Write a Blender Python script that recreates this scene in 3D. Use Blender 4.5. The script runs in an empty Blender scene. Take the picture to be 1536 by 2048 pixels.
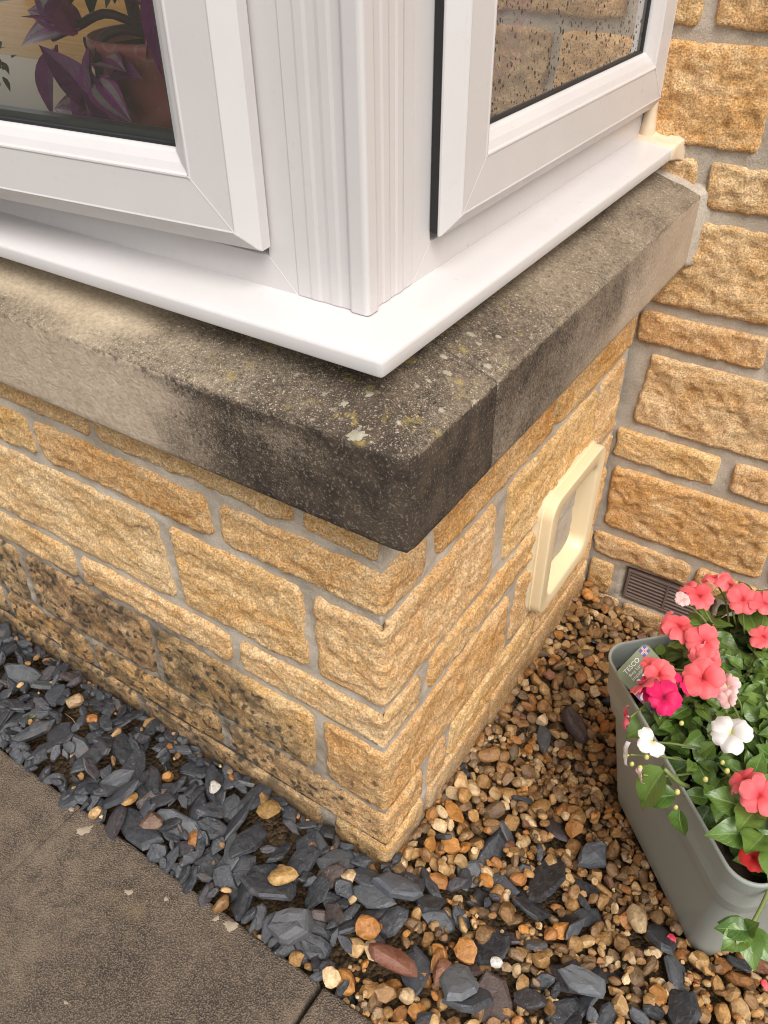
import bpy, math, random
import numpy as np
from mathutils import Vector, Matrix

# ---------------------------------------------------------------- scale: lay-out units -> metres
S = 0.72          # one lay-out unit is 0.72 m (450 mm pavers, 78 mm sash rails)
ZO = 1.32         # lay-out z of the sill edge is 0; the ground sheet lies at -ZO
scene = bpy.context.scene
COL = scene.collection


def W(p):
    return Vector((p[0] * S, p[1] * S, (p[2] + ZO) * S))


# ---------------------------------------------------------------- camera
YAW, PITCH, ROLL = -0.59265318, 0.67360960, -0.01382812
CAM = np.array([0.39165569, -0.63273418, 0.52426408])
FOC = 1640.2316 / 1536.0


def cam_axes():
    c, s = math.cos(PITCH), math.sin(PITCH)
    f = Vector((math.sin(YAW) * c, math.cos(YAW) * c, -s))
    r = Vector((math.cos(YAW), -math.sin(YAW), 0))
    u = r.cross(f)
    r2 = r * math.cos(ROLL) + u * math.sin(ROLL)
    u2 = -r * math.sin(ROLL) + u * math.cos(ROLL)
    return r2, u2, f


cam_d = bpy.data.cameras.new('camera')
cam = bpy.data.objects.new('camera', cam_d)
COL.objects.link(cam)
cr, cu, cf = cam_axes()
m = Matrix.Identity(4)
for i in range(3):
    m[i][0], m[i][1], m[i][2] = cr[i], cu[i], -cf[i]
m.translation = W(CAM)
cam.matrix_world = m
cam_d.sensor_fit = 'HORIZONTAL'
cam_d.sensor_width = 36.0
cam_d.lens = 36.0 * FOC
cam_d.clip_start = 0.02
cam_d.clip_end = 1500
scene.camera = cam

# ---------------------------------------------------------------- overcast daylight
SUN_AZ, SUN_EL = math.radians(131), math.radians(55)     # azimuth from +y towards +x
world = bpy.data.worlds.new('World')
scene.world = world
world.use_nodes = True
wn = world.node_tree
bg = wn.nodes['Background']
sky = wn.nodes.new('ShaderNodeTexSky')
sky.sky_type = 'NISHITA'
sky.sun_disc = False
sky.sun_elevation = SUN_EL
sky.sun_rotation = SUN_AZ
sky.air_density = 1.6
sky.dust_density = 4.0
hs = wn.nodes.new('ShaderNodeHueSaturation')             # cloud takes the blue out of the sky
hs.inputs['Saturation'].default_value = 0.16
wn.links.new(sky.outputs[0], hs.inputs['Color'])
wn.links.new(hs.outputs[0], bg.inputs['Color'])
bg.inputs['Strength'].default_value = 0.12
sun_d = bpy.data.lights.new('sun', 'SUN')
sun_d.energy = 1.9
sun_d.angle = math.radians(38)
sun_d.color = (1.0, 0.965, 0.92)
sun = bpy.data.objects.new('sun', sun_d)
COL.objects.link(sun)
sd = Vector((math.sin(SUN_AZ) * math.cos(SUN_EL), math.cos(SUN_AZ) * math.cos(SUN_EL), math.sin(SUN_EL)))
sun.rotation_euler = sd.to_track_quat('Z', 'Y').to_euler()
sun.location = (0, 0, 6)
vs = scene.view_settings
vs.view_transform = 'Standard'
vs.look = 'None'
vs.exposure = 0.54
vs.gamma = 1.0
vs.use_curve_mapping = False
scene.render.engine = 'CYCLES'
scene.cycles.use_denoising = True
scene.cycles.denoising_prefilter = 'ACCURATE'
scene.cycles.filter_width = 1.05
scene.cycles.max_bounces = 8
scene.cycles.transparent_max_bounces = 16
scene.cycles.caustics_reflective = False
scene.cycles.caustics_refractive = False

# ================================================================ helpers
rng = np.random.default_rng(7)
random.seed(7)
_perm = np.random.default_rng(11).permutation(256)
_perm = np.concatenate([_perm, _perm, _perm])
_grad = np.random.default_rng(12).normal(size=(256, 3))
_grad /= np.linalg.norm(_grad, axis=1)[:, None]


def pn(x, y, z):
    """gradient noise on arrays, about -0.7..0.7"""
    x, y, z = np.broadcast_arrays(np.asarray(x, float), np.asarray(y, float), np.asarray(z, float))
    xi, yi, zi = np.floor(x).astype(int), np.floor(y).astype(int), np.floor(z).astype(int)
    xf, yf, zf = x - xi, y - yi, z - zi
    fade = lambda t: t * t * t * (t * (t * 6 - 15) + 10)
    u, v, w = fade(xf), fade(yf), fade(zf)
    out = 0
    for dx in (0, 1):
        for dy in (0, 1):
            for dz in (0, 1):
                h = _perm[_perm[_perm[(xi + dx) & 255] + ((yi + dy) & 255)] + ((zi + dz) & 255)]
                g = _grad[h]
                d = g[..., 0] * (xf - dx) + g[..., 1] * (yf - dy) + g[..., 2] * (zf - dz)
                out = out + d * (u if dx else 1 - u) * (v if dy else 1 - v) * (w if dz else 1 - w)
    return out


def fbm(x, y, z, octaves=4, gain=0.5):
    a, s, o = 1.0, 1.0, 0
    for k in range(octaves):
        o = o + a * pn(x * s + 17.3 * k, y * s - 9.1 * k, z * s + 3.7 * k)
        a *= gain
        s *= 2.03
    return o


def facets(x, y, seed):
    """broken-rock facets: every cell is a randomly tilted little plane"""
    xi, yi = np.floor(x).astype(int), np.floor(y).astype(int)
    best = np.full(x.shape, 9e9)
    val = np.zeros(x.shape)
    for dx in (-1, 0, 1):
        for dy in (-1, 0, 1):
            cx, cy = xi + dx, yi + dy
            h = _perm[_perm[_perm[cx & 255] + (cy & 255)] + (seed & 255)]
            g = _grad[h]
            px, py = cx + .5 + .45 * g[..., 0], cy + .5 + .45 * g[..., 1]
            d = (x - px) ** 2 + (y - py) ** 2
            hv = g[..., 2] * .6 + (x - px) * _grad[(h + 31) & 255][..., 0] + (y - py) * _grad[(h + 77) & 255][..., 1]
            m_ = d < best
            best = np.where(m_, d, best)
            val = np.where(m_, hv, val)
    return val


def sstep(a, b, x):
    t = np.clip((np.asarray(x, float) - a) / (b - a), 0, 1)
    return t * t * (3 - 2 * t)


def tag(o, label=None, cat=None, group=None, kind=None):
    if label: o['label'] = label
    if cat: o['category'] = cat
    if group: o['group'] = group
    if kind: o['kind'] = kind
    return o


def empty(name, loc, label=None, cat=None, group=None, kind=None):
    o = bpy.data.objects.new(name, None)
    o.empty_display_size = 0.05
    COL.objects.link(o)
    o.location = W(loc)
    o['_x'], o['_y'], o['_z'] = float(loc[0]), float(loc[1]), float(loc[2])
    return tag(o, label, cat, group, kind)


ORIG = {}


def make_mesh(name, verts, faces, mat, smooth=True, attrs=None):
    me = bpy.data.meshes.new(name)
    verts = np.asarray(verts, float)
    if isinstance(faces, np.ndarray):
        k = faces.shape[1]
        me.vertices.add(len(verts))
        me.vertices.foreach_set('co', verts.ravel())
        me.loops.add(faces.size)
        me.loops.foreach_set('vertex_index', faces.ravel().astype(np.int32))
        me.polygons.add(len(faces))
        me.polygons.foreach_set('loop_start', np.arange(0, faces.size, k, dtype=np.int32))
        me.polygons.foreach_set('loop_total', np.full(len(faces), k, dtype=np.int32))
        me.update(calc_edges=True)
    else:
        me.from_pydata([tuple(v) for v in verts], [], [tuple(f) for f in faces])
        me.update()
    if attrs:
        for an, av in attrs.items():
            av = np.asarray(av, float)
            if av.ndim == 1:
                a = me.attributes.new(an, 'FLOAT', 'POINT')
                a.data.foreach_set('value', av.astype(np.float32))
            else:
                a = me.attributes.new(an, 'FLOAT_COLOR', 'POINT')
                a.data.foreach_set('color', np.concatenate([av, np.ones((len(av), 1))], 1).astype(np.float32).ravel())
    me.polygons.foreach_set('use_smooth', np.full(len(me.polygons), bool(smooth)))
    if mat: me.materials.append(mat)
    return me


def obj(name, verts, faces, mat, parent=None, loc=None, smooth=True, attrs=None):
    """verts in lay-out coordinates; ONE mesh object, its origin at the base of the thing it belongs to"""
    if parent is not None:
        base = ORIG[parent.name]
    else:
        base = tuple(loc) if loc is not None else (0, 0, -ZO)
    v = (np.asarray(verts, float) - np.array(base)) * S
    o = bpy.data.objects.new(name, make_mesh(name, v, faces, mat, smooth, attrs))
    COL.objects.link(o)
    if parent is not None:
        o.parent = parent
    else:
        o.location = W(base)
    ORIG[o.name] = base
    return o


def root(name, loc, *a, **k):
    o = empty(name, loc, *a, **k)
    for q in ('_x', '_y', '_z'): del o[q]
    ORIG[o.name] = tuple(loc)
    return o


def grid_faces(nu, nv, close_u=False):
    i = np.arange(nu if close_u else nu - 1)
    j = np.arange(nv - 1)
    I, J = np.meshgrid(i, j, indexing='ij')
    I2 = (I + 1) % nu
    return np.stack([I * nv + J, I2 * nv + J, I2 * nv + J + 1, I * nv + J + 1], -1).reshape(-1, 4)


class MB:
    """collects pieces of one part"""
    def __init__(s): s.v, s.f = [], []

    def add(s, v, f):
        b = len(s.v)
        s.v += [tuple(map(float, q)) for q in v]
        s.f += [tuple(b + i for i in q) for q in f]
        return s

    def box(s, a, b):
        (x0, y0, z0), (x1, y1, z1) = a, b
        v = [(x0, y0, z0), (x1, y0, z0), (x1, y1, z0), (x0, y1, z0), (x0, y0, z1), (x1, y0, z1), (x1, y1, z1), (x0, y1, z1)]
        return s.add(v, [(3, 2, 1, 0), (4, 5, 6, 7), (0, 1, 5, 4), (1, 2, 6, 5), (2, 3, 7, 6), (3, 0, 4, 7)])

    def loops(s, L, closed=True, cap0=False, cap1=False):
        n = len(L[0])
        v = [p for l in L for p in l]
        f = []
        for a in range(len(L) - 1):
            for i in range(n if closed else n - 1):
                j = (i + 1) % n
                f.append((a * n + i, a * n + j, (a + 1) * n + j, (a + 1) * n + i))
        if cap0: f.append(tuple(range(n))[::-1])
        if cap1: f.append(tuple((len(L) - 1) * n + i for i in range(n)))
        return s.add(v, f)

    def tube(s, pts, rad, n=8, cap=True):
        pts = [Vector(p) for p in pts]
        if not hasattr(rad, '__len__'): rad = [rad] * len(pts)
        L = []
        for i, p in enumerate(pts):
            d = (pts[min(i + 1, len(pts) - 1)] - pts[max(i - 1, 0)]).normalized()
            a = d.orthogonal().normalized() if i == 0 else (prev - d * prev.dot(d)).normalized()
            prev = a
            b = d.cross(a)
            L.append([p + (a * math.cos(t) + b * math.sin(t)) * rad[i] for t in [2 * math.pi * k / n for k in range(n)]])
        return s.loops(L, True, cap, cap)

    def build(s, name, mat, parent=None, loc=None, smooth=False):
        return obj(name, s.v, s.f, mat, parent, loc, smooth)


def bevel(o, w, seg=2, angle=40):
    b = o.modifiers.new('edge', 'BEVEL')
    b.width = w * S
    b.segments = seg
    b.limit_method = 'ANGLE'
    b.angle_limit = math.radians(angle)
    b.harden_normals = False
    return o


# ---------------------------------------------------------------- material helper
class Mat:
    def __init__(s, name, rough=.8, spec=.5):
        s.m = bpy.data.materials.new(name)
        s.m.use_nodes = True
        s.t = s.m.node_tree
        s.b = s.t.nodes['Principled BSDF']
        s.b.inputs['Roughness'].default_value = rough
        s.b.inputs['Specular IOR Level'].default_value = spec
        s.tc = s.n('ShaderNodeTexCoord').outputs['Object']

    def n(s, typ, ins=None, **props):
        nd = s.t.nodes.new(typ)
        for k, v in props.items(): setattr(nd, k, v)
        for k, v in (ins or {}).items(): s.set(nd.inputs[k], v)
        return nd

    def set(s, sock, v):
        if isinstance(v, bpy.types.NodeSocket): s.t.links.new(v, sock)
        elif isinstance(v, (tuple, list)) and len(v) == 3 and sock.type == 'RGBA': sock.default_value = (*v, 1)
        else: sock.default_value = v

    def noise(s, scale, detail=4, rough=.55, vec=None, dist=0.0):
        return s.n('ShaderNodeTexNoise', {'Vector': vec or s.tc, 'Scale': scale, 'Detail': detail, 'Roughness': rough, 'Distortion': dist}).outputs['Fac']

    def vor(s, scale, feature='F1', out='Distance', vec=None, rnd=1.0):
        return s.n('ShaderNodeTexVoronoi', {'Vector': vec or s.tc, 'Scale': scale, 'Randomness': rnd}, feature=feature).outputs[out]

    def ramp(s, fac, stops, interp='LINEAR'):
        nd = s.n('ShaderNodeValToRGB', {'Fac': fac})
        cr_ = nd.color_ramp
        cr_.interpolation = interp
        while len(cr_.elements) < len(stops): cr_.elements.new(.5)
        for e, (p, c) in zip(cr_.elements, stops):
            e.position = p
            e.color = (*c, 1) if hasattr(c, '__len__') else (c, c, c, 1)
        return nd.outputs['Color']

    def mix(s, fac, a, b, mode='MIX'):
        nd = s.n('ShaderNodeMix', data_type='RGBA', blend_type=mode)
        s.set(nd.inputs[0], fac)
        s.set(nd.inputs[6], a)
        s.set(nd.inputs[7], b)
        return nd.outputs[2]

    def math(s, op, a, b=0.0, clamp=False):
        nd = s.n('ShaderNodeMath', operation=op, use_clamp=clamp)
        s.set(nd.inputs[0], a)
        s.set(nd.inputs[1], b)
        return nd.outputs[0]

    def rng(s, v, a, b, c=0.0, d=1.0):
        return s.n('ShaderNodeMapRange', {'Value': v, 'From Min': a, 'From Max': b, 'To Min': c, 'To Max': d}).outputs[0]

    def attr(s, name, out='Fac', typ='GEOMETRY'):
        return s.n('ShaderNodeAttribute', attribute_name=name, attribute_type=typ).outputs[out]

    def col(s, c): s.set(s.b.inputs['Base Color'], c); return s

    def rough(s, c): s.set(s.b.inputs['Roughness'], c); return s

    def bump(s, h, strength=.5, dist=.002, normal=None):
        nd = s.n('ShaderNodeBump', {'Height': h, 'Strength': strength, 'Distance': dist})
        if normal: s.set(nd.inputs['Normal'], normal)
        s.set(s.b.inputs['Normal'], nd.outputs[0])
        return nd.outputs[0]


def plain(name, c, rough=.6, spec=.5, var=.12, scale=30, bump=0.0):
    M_ = Mat(name, rough, spec)
    n_ = M_.noise(scale, 5)
    M_.col(M_.mix(n_, tuple(max(0, k * (1 - var)) for k in c), tuple(k * (1 + var) for k in c)))
    if bump: M_.bump(M_.noise(scale * 6, 4), bump, .001)
    return M_.m

# ================================================================ materials
def stone_material():
    M = Mat('ochre_rockface_stone', .88, .25)
    rnd = M.n('ShaderNodeObjectInfo').outputs['Random']
    vec = M.n('ShaderNodeMapping', {'Vector': M.tc, 'Scale': (1, 1, 1.6)}).outputs[0]
    big = M.noise(11, 4, .6, vec)
    mid = M.noise(70, 8, .78, vec)
    fine = M.noise(420, 3, .6)
    t = M.math('ADD', M.math('MULTIPLY', big, .55), M.math('MULTIPLY', mid, .75))
    t = M.math('ADD', t, M.math('MULTIPLY', M.math('SUBTRACT', rnd, .5), .07))
    c = M.ramp(t, [(.34, (.40, .176, .052)), (.46, (.59, .305, .104)), (.58, (.71, .412, .170)), (.76, (.83, .57, .31))])
    coarse = M.noise(190, 4, .7)
    val = M.math('MULTIPLY', M.rng(fine, .36, .64, .68, 1.40), M.rng(coarse, .34, .66, .76, 1.22))
    val = M.math('MULTIPLY', val, M.rng(M.math('FRACT', M.math('MULTIPLY', rnd, 13.7)), 0, 1, .94, 1.07))
    var = M.n('ShaderNodeHueSaturation', {'Color': c, 'Hue': M.rng(rnd, 0, 1, .4970, .5025), 'Saturation': M.rng(M.math('FRACT', M.math('MULTIPLY', rnd, 7.3)), 0, 1, .96, 1.06), 'Value': val}).outputs[0]
    c = var
    pale = M.vor(230)
    c = M.mix(M.rng(pale, .22, .08, 0, .75), c, (.88, .72, .48))
    # soot-black lichen and grey dirt, where the attribute says the wall is weathered
    st = M.attr('stain')
    blot = M.noise(40, 4, .6, None, .8)
    dirt = M.math('MULTIPLY', st, M.rng(M.noise(26, 6, .68), .36, .60, .30, 1.0), clamp=True)
    c = M.mix(M.math('MULTIPLY', dirt, .88), c, (.085, .062, .038))
    wv = M.n('ShaderNodeVectorMath', {0: M.tc, 1: M.n('ShaderNodeVectorMath', {0: M.n('ShaderNodeTexNoise', {'Vector': M.tc, 'Scale': 70, 'Detail': 4}).outputs['Color'], 1: (.022, .022, .022)}, operation='MULTIPLY').outputs[0]}, operation='ADD').outputs[0]
    spot = M.math('MULTIPLY', M.rng(M.vor(58, vec=wv), .46, .22), M.rng(M.math('ADD', blot, M.math('MULTIPLY', st, .26)), .60, .68), clamp=True)
    spot = M.math('MULTIPLY', spot, M.rng(st, .15, .45), clamp=True)
    c = M.mix(M.math('MULTIPLY', spot, .85), c, (.042, .035, .030))
    wh = M.attr('lime')
    c = M.mix(M.math('MULTIPLY', wh, M.rng(M.noise(90, 4, .7), .50, .58), clamp=True), c, (.62, .57, .50))
    mud = M.attr('mud')
    c = M.mix(M.math('MULTIPLY', mud, M.rng(M.noise(30, 5, .7), .25, .6, .3, .9), clamp=True), c, (.10, .062, .03))
    M.col(c)
    h = M.math('ADD', M.math('MULTIPLY', mid, .9), M.math('MULTIPLY', fine, .62))
    M.bump(h, 1.0, .006)
    return M.m


def mortar_material():
    M = Mat('grey_lime_mortar', .92, .2)
    a = M.noise(14, 5, .6)
    b = M.noise(500, 2)
    c = M.ramp(a, [(.32, (.37, .31, .245)), (.55, (.50, .43, .35)), (.75, (.59, .52, .44))])
    c = M.mix(.35, c, M.ramp(b, [(.3, .25), (.7, .75)]), 'OVERLAY')
    st = M.attr('stain')
    c = M.mix(M.math('MULTIPLY', st, M.rng(M.noise(30, 5, .6), .36, .6, .2, .9), clamp=True), c, (.085, .066, .045))
    M.col(c)
    M.bump(M.math('ADD', M.noise(110, 6, .7), M.math('MULTIPLY', b, .5)), .75, .0035)
    return M.m


def cast_stone_material():
    M = Mat('weathered_cast_stone', .9, .25)
    st = M.attr('stain')
    lich = M.attr('lichen')
    top = M.attr('top')
    a = M.noise(9, 5, .6)
    gr = M.noise(430, 2, .5)
    gr2 = M.noise(210, 3, .6)
    base = M.ramp(a, [(.3, (.36, .275, .195)), (.7, (.47, .375, .285))])
    base = M.mix(top, base, M.ramp(a, [(.3, (.34, .265, .175)), (.7, (.47, .38, .27))]))
    black = M.ramp(M.noise(30, 4, .6), [(.3, (.026, .020, .017)), (.7, (.088, .064, .045))])
    # the black growth sits between pale grains: grains keep showing through until it is thick
    cover = M.math('ADD', M.math('MULTIPLY', st, 1.65), M.math('MULTIPLY', M.math('SUBTRACT', gr, .5), 2.4))
    cover = M.math('ADD', cover, M.math('MULTIPLY', M.math('SUBTRACT', M.noise(22, 5, .65), .5), .9))
    cover = M.math('MULTIPLY', M.rng(cover, -.05, 1.20), M.rng(st, .0, .35), clamp=True)
    c = M.mix(cover, base, black)
    sparkle = M.math('MULTIPLY', M.rng(gr, .54, .66), M.rng(gr2, .36, .56), clamp=True)
    c = M.mix(M.math('MULTIPLY', M.math('MULTIPLY', sparkle, M.rng(st, 1.15, .55, .35, 1)), M.math('ADD', M.math('MULTIPLY', top, .35), .55)), c, (.46, .37, .28))
    c = M.mix(.4, c, M.ramp(gr2, [(.3, .3), (.7, .7)]), 'OVERLAY')
    # lichen: yellow-green haze and pale grey rosettes
    yel = M.math('MULTIPLY', lich, M.rng(M.noise(48, 4, .6), .56, .68), clamp=True)
    c = M.mix(M.math('MULTIPLY', yel, .55), c, (.36, .27, .07))
    ros = M.math('MULTIPLY', M.rng(M.math('ADD', M.vor(60), M.math('MULTIPLY', M.noise(160, 3), .30)), .36, .26), M.rng(M.noise(17, 2), .48, .56), clamp=True)
    ros = M.math('MULTIPLY', ros, lich, clamp=True)
    c = M.mix(M.math('MULTIPLY', ros, .75), c, (.44, .39, .31))
    M.col(c)
    M.bump(M.math('ADD', gr2, M.math('MULTIPLY', gr, .7)), .55, .0022)
    return M.m


def upvc_material():
    M = Mat('white_window_plastic', .32, .5)
    a = M.noise(7, 5, .6)
    d = M.noise(55, 6, .75)
    c = M.ramp(a, [(.3, (.575, .540, .532)), (.7, (.615, .585, .577))])
    c = M.mix(M.rng(d, .56, .80, 0, .30), c, (.48, .42, .35))
    M.col(c)
    M.rough(M.rng(d, .3, .7, .26, .42))
    return M.m


def glass_material():
    m = bpy.data.materials.new('window_glass')
    m.use_nodes = True
    t = m.node_tree
    t.nodes.clear()
    out = t.nodes.new('ShaderNodeOutputMaterial')
    mix = t.nodes.new('ShaderNodeMixShader')
    tr = t.nodes.new('ShaderNodeBsdfTransparent')
    tr.inputs[0].default_value = (.93, .94, .92, 1)
    gl = t.nodes.new('ShaderNodeBsdfGlossy')
    gl.inputs['Roughness'].default_value = .004
    gl.inputs[0].default_value = (.95, .95, .95, 1)
    fr = t.nodes.new('ShaderNodeFresnel')
    fr.inputs[0].default_value = 1.52
    mp = t.nodes.new('ShaderNodeMapRange')          # two panes: the reflections add up
    mp.inputs['To Max'].default_value = 1.0
    mp.inputs['From Max'].default_value = .29
    t.links.new(fr.outputs[0], mp.inputs[0])
    t.links.new(mp.outputs[0], mix.inputs[0])
    t.links.new(tr.outputs[0], mix.inputs[1])
    t.links.new(gl.outputs[0], mix.inputs[2])
    t.links.new(mix.outputs[0], out.inputs[0])
    return m


def wet_glass_material():
    """film of rain and dust on the side pane, drawn as haze that lifts darks"""
    m = glass_material()
    m.name = 'rain_hazed_glass'
    t = m.node_tree
    out = [n for n in t.nodes if n.type == 'OUTPUT_MATERIAL'][0]
    src = out.inputs[0].links[0].from_socket
    df = t.nodes.new('ShaderNodeBsdfDiffuse')
    df.inputs[0].default_value = (.62, .58, .53, 1)
    mx = t.nodes.new('ShaderNodeMixShader')
    mx.inputs[0].default_value = .15
    t.links.new(src, mx.inputs[1])
    t.links.new(df.outputs[0], mx.inputs[2])
    t.links.new(mx.outputs[0], out.inputs[0])
    return m


def slate_material(name, source):
    M = Mat(name, .5, .42)
    M.tc = M.n('ShaderNodeNewGeometry').outputs['Position']
    base = M.attr('tint', 'Color') if source == 'mesh' else M.n('ShaderNodeObjectInfo').outputs['Color']
    a = M.noise(70, 6, .65, None, 1.2)
    lay = M.n('ShaderNodeTexWave', {'Vector': M.tc, 'Scale': 60, 'Distortion': 9, 'Detail': 4}).outputs['Fac']
    c = M.mix(M.rng(a, .38, .75, 0, .7), base, M.mix(.22, base, (.26, .27, .29)))
    c = M.mix(M.rng(M.noise(22, 4), .62, .75, 0, .4), c, (.19, .12, .075))
    c = M.mix(M.rng(M.noise(300, 2), .66, .76, 0, .35), c, (.42, .42, .42))
    M.col(c)
    M.rough(M.rng(a, .3, .7, .34, .62))
    M.bump(M.math('ADD', a, M.math('MULTIPLY', lay, .05)), .6, .003)
    return M.m


def pebble_material(name, source):
    M = Mat(name, .55, .42)
    M.tc = M.n('ShaderNodeNewGeometry').outputs['Position']
    base = M.attr('tint', 'Color') if source == 'mesh' else M.n('ShaderNodeObjectInfo').outputs['Color']
    a = M.noise(85, 5, .65, None, .8)
    b = M.noise(330, 3, .6)
    c = M.mix(M.rng(a, .34, .70), M.mix(.55, base, (.09, .045, .015)), M.mix(.18, base, (.62, .45, .26)))
    c = M.mix(.4, c, M.ramp(b, [(.3, .25), (.7, .75)]), 'OVERLAY')
    M.col(c)
    M.rough(M.rng(a, .3, .7, .38, .68))
    M.bump(M.math('ADD', a, M.math('MULTIPLY', b, .4)), .6, .003)
    return M.m


def paver_material():
    M = Mat('brown_textured_paving', .78, .35)
    a = M.noise(5, 6, .65)
    b = M.noise(32, 6, .7)
    dim = M.vor(560, 'SMOOTH_F1')
    c = M.ramp(a, [(.34, (.052, .040, .029)), (.50, (.112, .083, .058)), (.66, (.160, .120, .086))])
    c = M.mix(M.rng(b, .34, .60, .85, 0), c, (.030, .023, .018))
    c = M.mix(M.rng(dim, .12, .50, .70, 0), c, (.27, .20, .145))
    c = M.mix(M.rng(M.noise(14, 5, .6), .60, .76, 0, .5), c, (.22, .155, .085))
    c = M.mix(M.rng(M.noise(120, 3), .70, .78, 0, .5), c, (.40, .34, .26))
    M.col(c)
    M.rough(M.rng(b, .3, .7, .62, .86))
    M.bump(M.math('SUBTRACT', M.math('MULTIPLY', b, .5), M.math('MULTIPLY', dim, 1.0)), .9, .0026)
    return M.m


STONE = stone_material()
MORTAR = mortar_material()
CAST = cast_stone_material()
UPVC = upvc_material()
GLASS = glass_material()
WETGLASS = wet_glass_material()
PAVER = paver_material()
BLACK = plain('black_rubber_and_shade', (.012, .012, .013), .55)  # rubber, and painted shade in the sash gap and the vent
ALU = plain('grey_spacer_bar', (.16, .17, .18), .35)
GRIT = Mat('brown_grit', .9, .3)
gv_ = GRIT.vor(170, 'F1', 'Color')
GRIT.col(GRIT.mix(.55, GRIT.ramp(gv_, [(.2, (.035, .022, .012)), (.5, (.12, .068, .030)), (.8, (.22, .14, .07))]), GRIT.ramp(GRIT.noise(120, 4), [(.35, (.02, .014, .01)), (.65, (.13, .085, .045))])))
GRIT.bump(GRIT.math('SUBTRACT', 1.0, GRIT.vor(170)), 1.0, .006)
GRIT = GRIT.m
SOIL = plain('dark_damp_soil', (.045, .03, .019), .95, .2, .5, 60, .8)
DPC = plain('black_damp_course_felt', (.03, .03, .032), .8)
CREAM = plain('cream_plastic', (.74, .60, .38), .38, .5, .05, 9)
MASTIC = plain('cream_sealant', (.66, .52, .37), .45, .5, .16, 40, .3)
LIME = plain('pale_lime_splash', (.30, .24, .175), .9, .3, .3, 90, .5)

# ================================================================ the ground
GROUND_M = plain('dark_mossy_ground', (.075, .075, .055), .9, .3, .3, 3)
gv = [(-250, -250, -ZO), (250, -250, -ZO), (250, 250, -ZO), (-250, 250, -ZO)]
tag(obj('ground', gv, [(0, 1, 2, 3)], GROUND_M), kind='structure')


def ground_z(x, y):
    """level of the gravel bed: it falls away between the bay and the planter"""
    x, y = np.asarray(x, float), np.asarray(y, float)
    return -1.058 - .088 * sstep(-.10, .50, y) * sstep(-.12, .10, x) + .006 * pn(x * 6, y * 6, .3)


gx, gy = np.linspace(-1.6, 1.6, 130), np.linspace(-.19, 1.12, 70)
X, Y = np.meshgrid(gx, gy, indexing='ij')
Z = ground_z(X, Y) - .030 - .020 * sstep(.1, -.1, X) + .005 * pn(X * 40, Y * 40, 1.0)
BED = tag(obj('gravel_bed', np.stack([X, Y, Z], -1).reshape(-1, 3), grid_faces(130, 70), GRIT), kind='structure')

# pavers: a plain slab with a worn arris and a faintly uneven top
PATH = root('paved_path', (0, -.19, -1.07), kind='structure')


def paver(x0, x1, y0, y1, seed):
    nx, ny = 46, 46
    e = .006
    tx = np.concatenate([[x0, x0, x0 + e * .3, x0 + e], np.linspace(x0 + .015, x1 - .015, nx - 8), [x1 - e, x1 - e * .3, x1, x1]])
    ty = np.concatenate([[y0, y0, y0 + e * .3, y0 + e], np.linspace(y0 + .015, y1 - .015, ny - 8), [y1 - e, y1 - e * .3, y1, y1]])
    X, Y = np.meshgrid(tx, ty, indexing='ij')
    prof = np.zeros(nx)
    prof[[0, -1]] = -.055
    prof[[1, -2]] = -e
    prof[[2, -3]] = -e * .3
    Z = -1.035 + np.minimum(prof[:, None], prof[None, :]) + .0012 * pn(X * 9, Y * 9, seed) + .0006 * pn(X * 60, Y * 60, seed)
    X = X + .0022 * pn(X * 30, Y * 30, 4 + seed) * (prof[:, None] < 0)
    Y = Y + .0030 * pn(X * 22, Y * 30, 9 + seed) * (prof[None, :] < 0)
    obj('paver', np.stack([X, Y, Z], -1).reshape(-1, 3), grid_faces(nx, ny), PAVER, PATH)


cols = [(-1.98, -1.336), (-1.332, -.6965), (-.6925, -.0585), (-.0490, .586), (.592, 1.23)]
for i, (a, b) in enumerate(cols):
    for j in range(2):
        paver(a, b, -.19 - .642 * (j + 1) + .006, -.19 - .642 * j, i * 3 + j * 1.7)


def blob(cx, cy, rx, ry, ang, seed, z=-1.0342, h=.0007, n=36):
    """a thin crust with a ragged outline"""
    v, f = [(cx, cy, z + h)], []
    for k in range(n):
        a = 2 * math.pi * k / n
        r = 1 + .9 * float(pn(math.cos(a) * 1.7 + seed, math.sin(a) * 1.7, seed * .7)) + .35 * float(pn(math.cos(a) * 5, math.sin(a) * 5 + seed, 1))
        for q, zz in ((.75, h * .8), (1.0, -h)):
            x, y = rx * r * q * math.cos(a), ry * r * q * math.sin(a)
            v.append((cx + x * math.cos(ang) - y * math.sin(ang), cy + x * math.sin(ang) + y * math.cos(ang), z + zz))
    for k in range(n):
        j = (k + 1) % n
        f += [(0, 1 + 2 * k, 1 + 2 * j), (1 + 2 * k, 2 + 2 * k, 2 + 2 * j, 1 + 2 * j)]
    return v, f


MB().box((-.6985, -1.47, -1.06), (-.6905, -.1905, -1.0357)).build('grout', PAVER, PATH)
for k, (cx, cy, rx, ry, an) in enumerate([(-.640, -.222, .017, .009, .9), (-.2585, -.203, .014, .010, .2), (-.465, -.262, .009, .005, .4), (-.288, -.207, .007, .005, 1.), (-.70, -.205, .006, .004, 0), (-.395, -.232, .005, .004, .3), (-.41, -.46, .004, .003, 0), (-.18, -.40, .003, .004, 0)]):
    obj('lime_splash', *blob(cx, cy, rx, ry, an, k * 2.3 + 1), LIME, PATH)

# ================================================================ coursed rock-faced walls
WX, WY = -.0855, .0655         # mortar planes of the bay (side x = WX, front y = WY)
HD = 1.098                     # mortar plane of the house wall
K = [-.2376, -.3443, -.5539, -.6584, -.8521, -.9741]
J = .022                       # joint height


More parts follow.
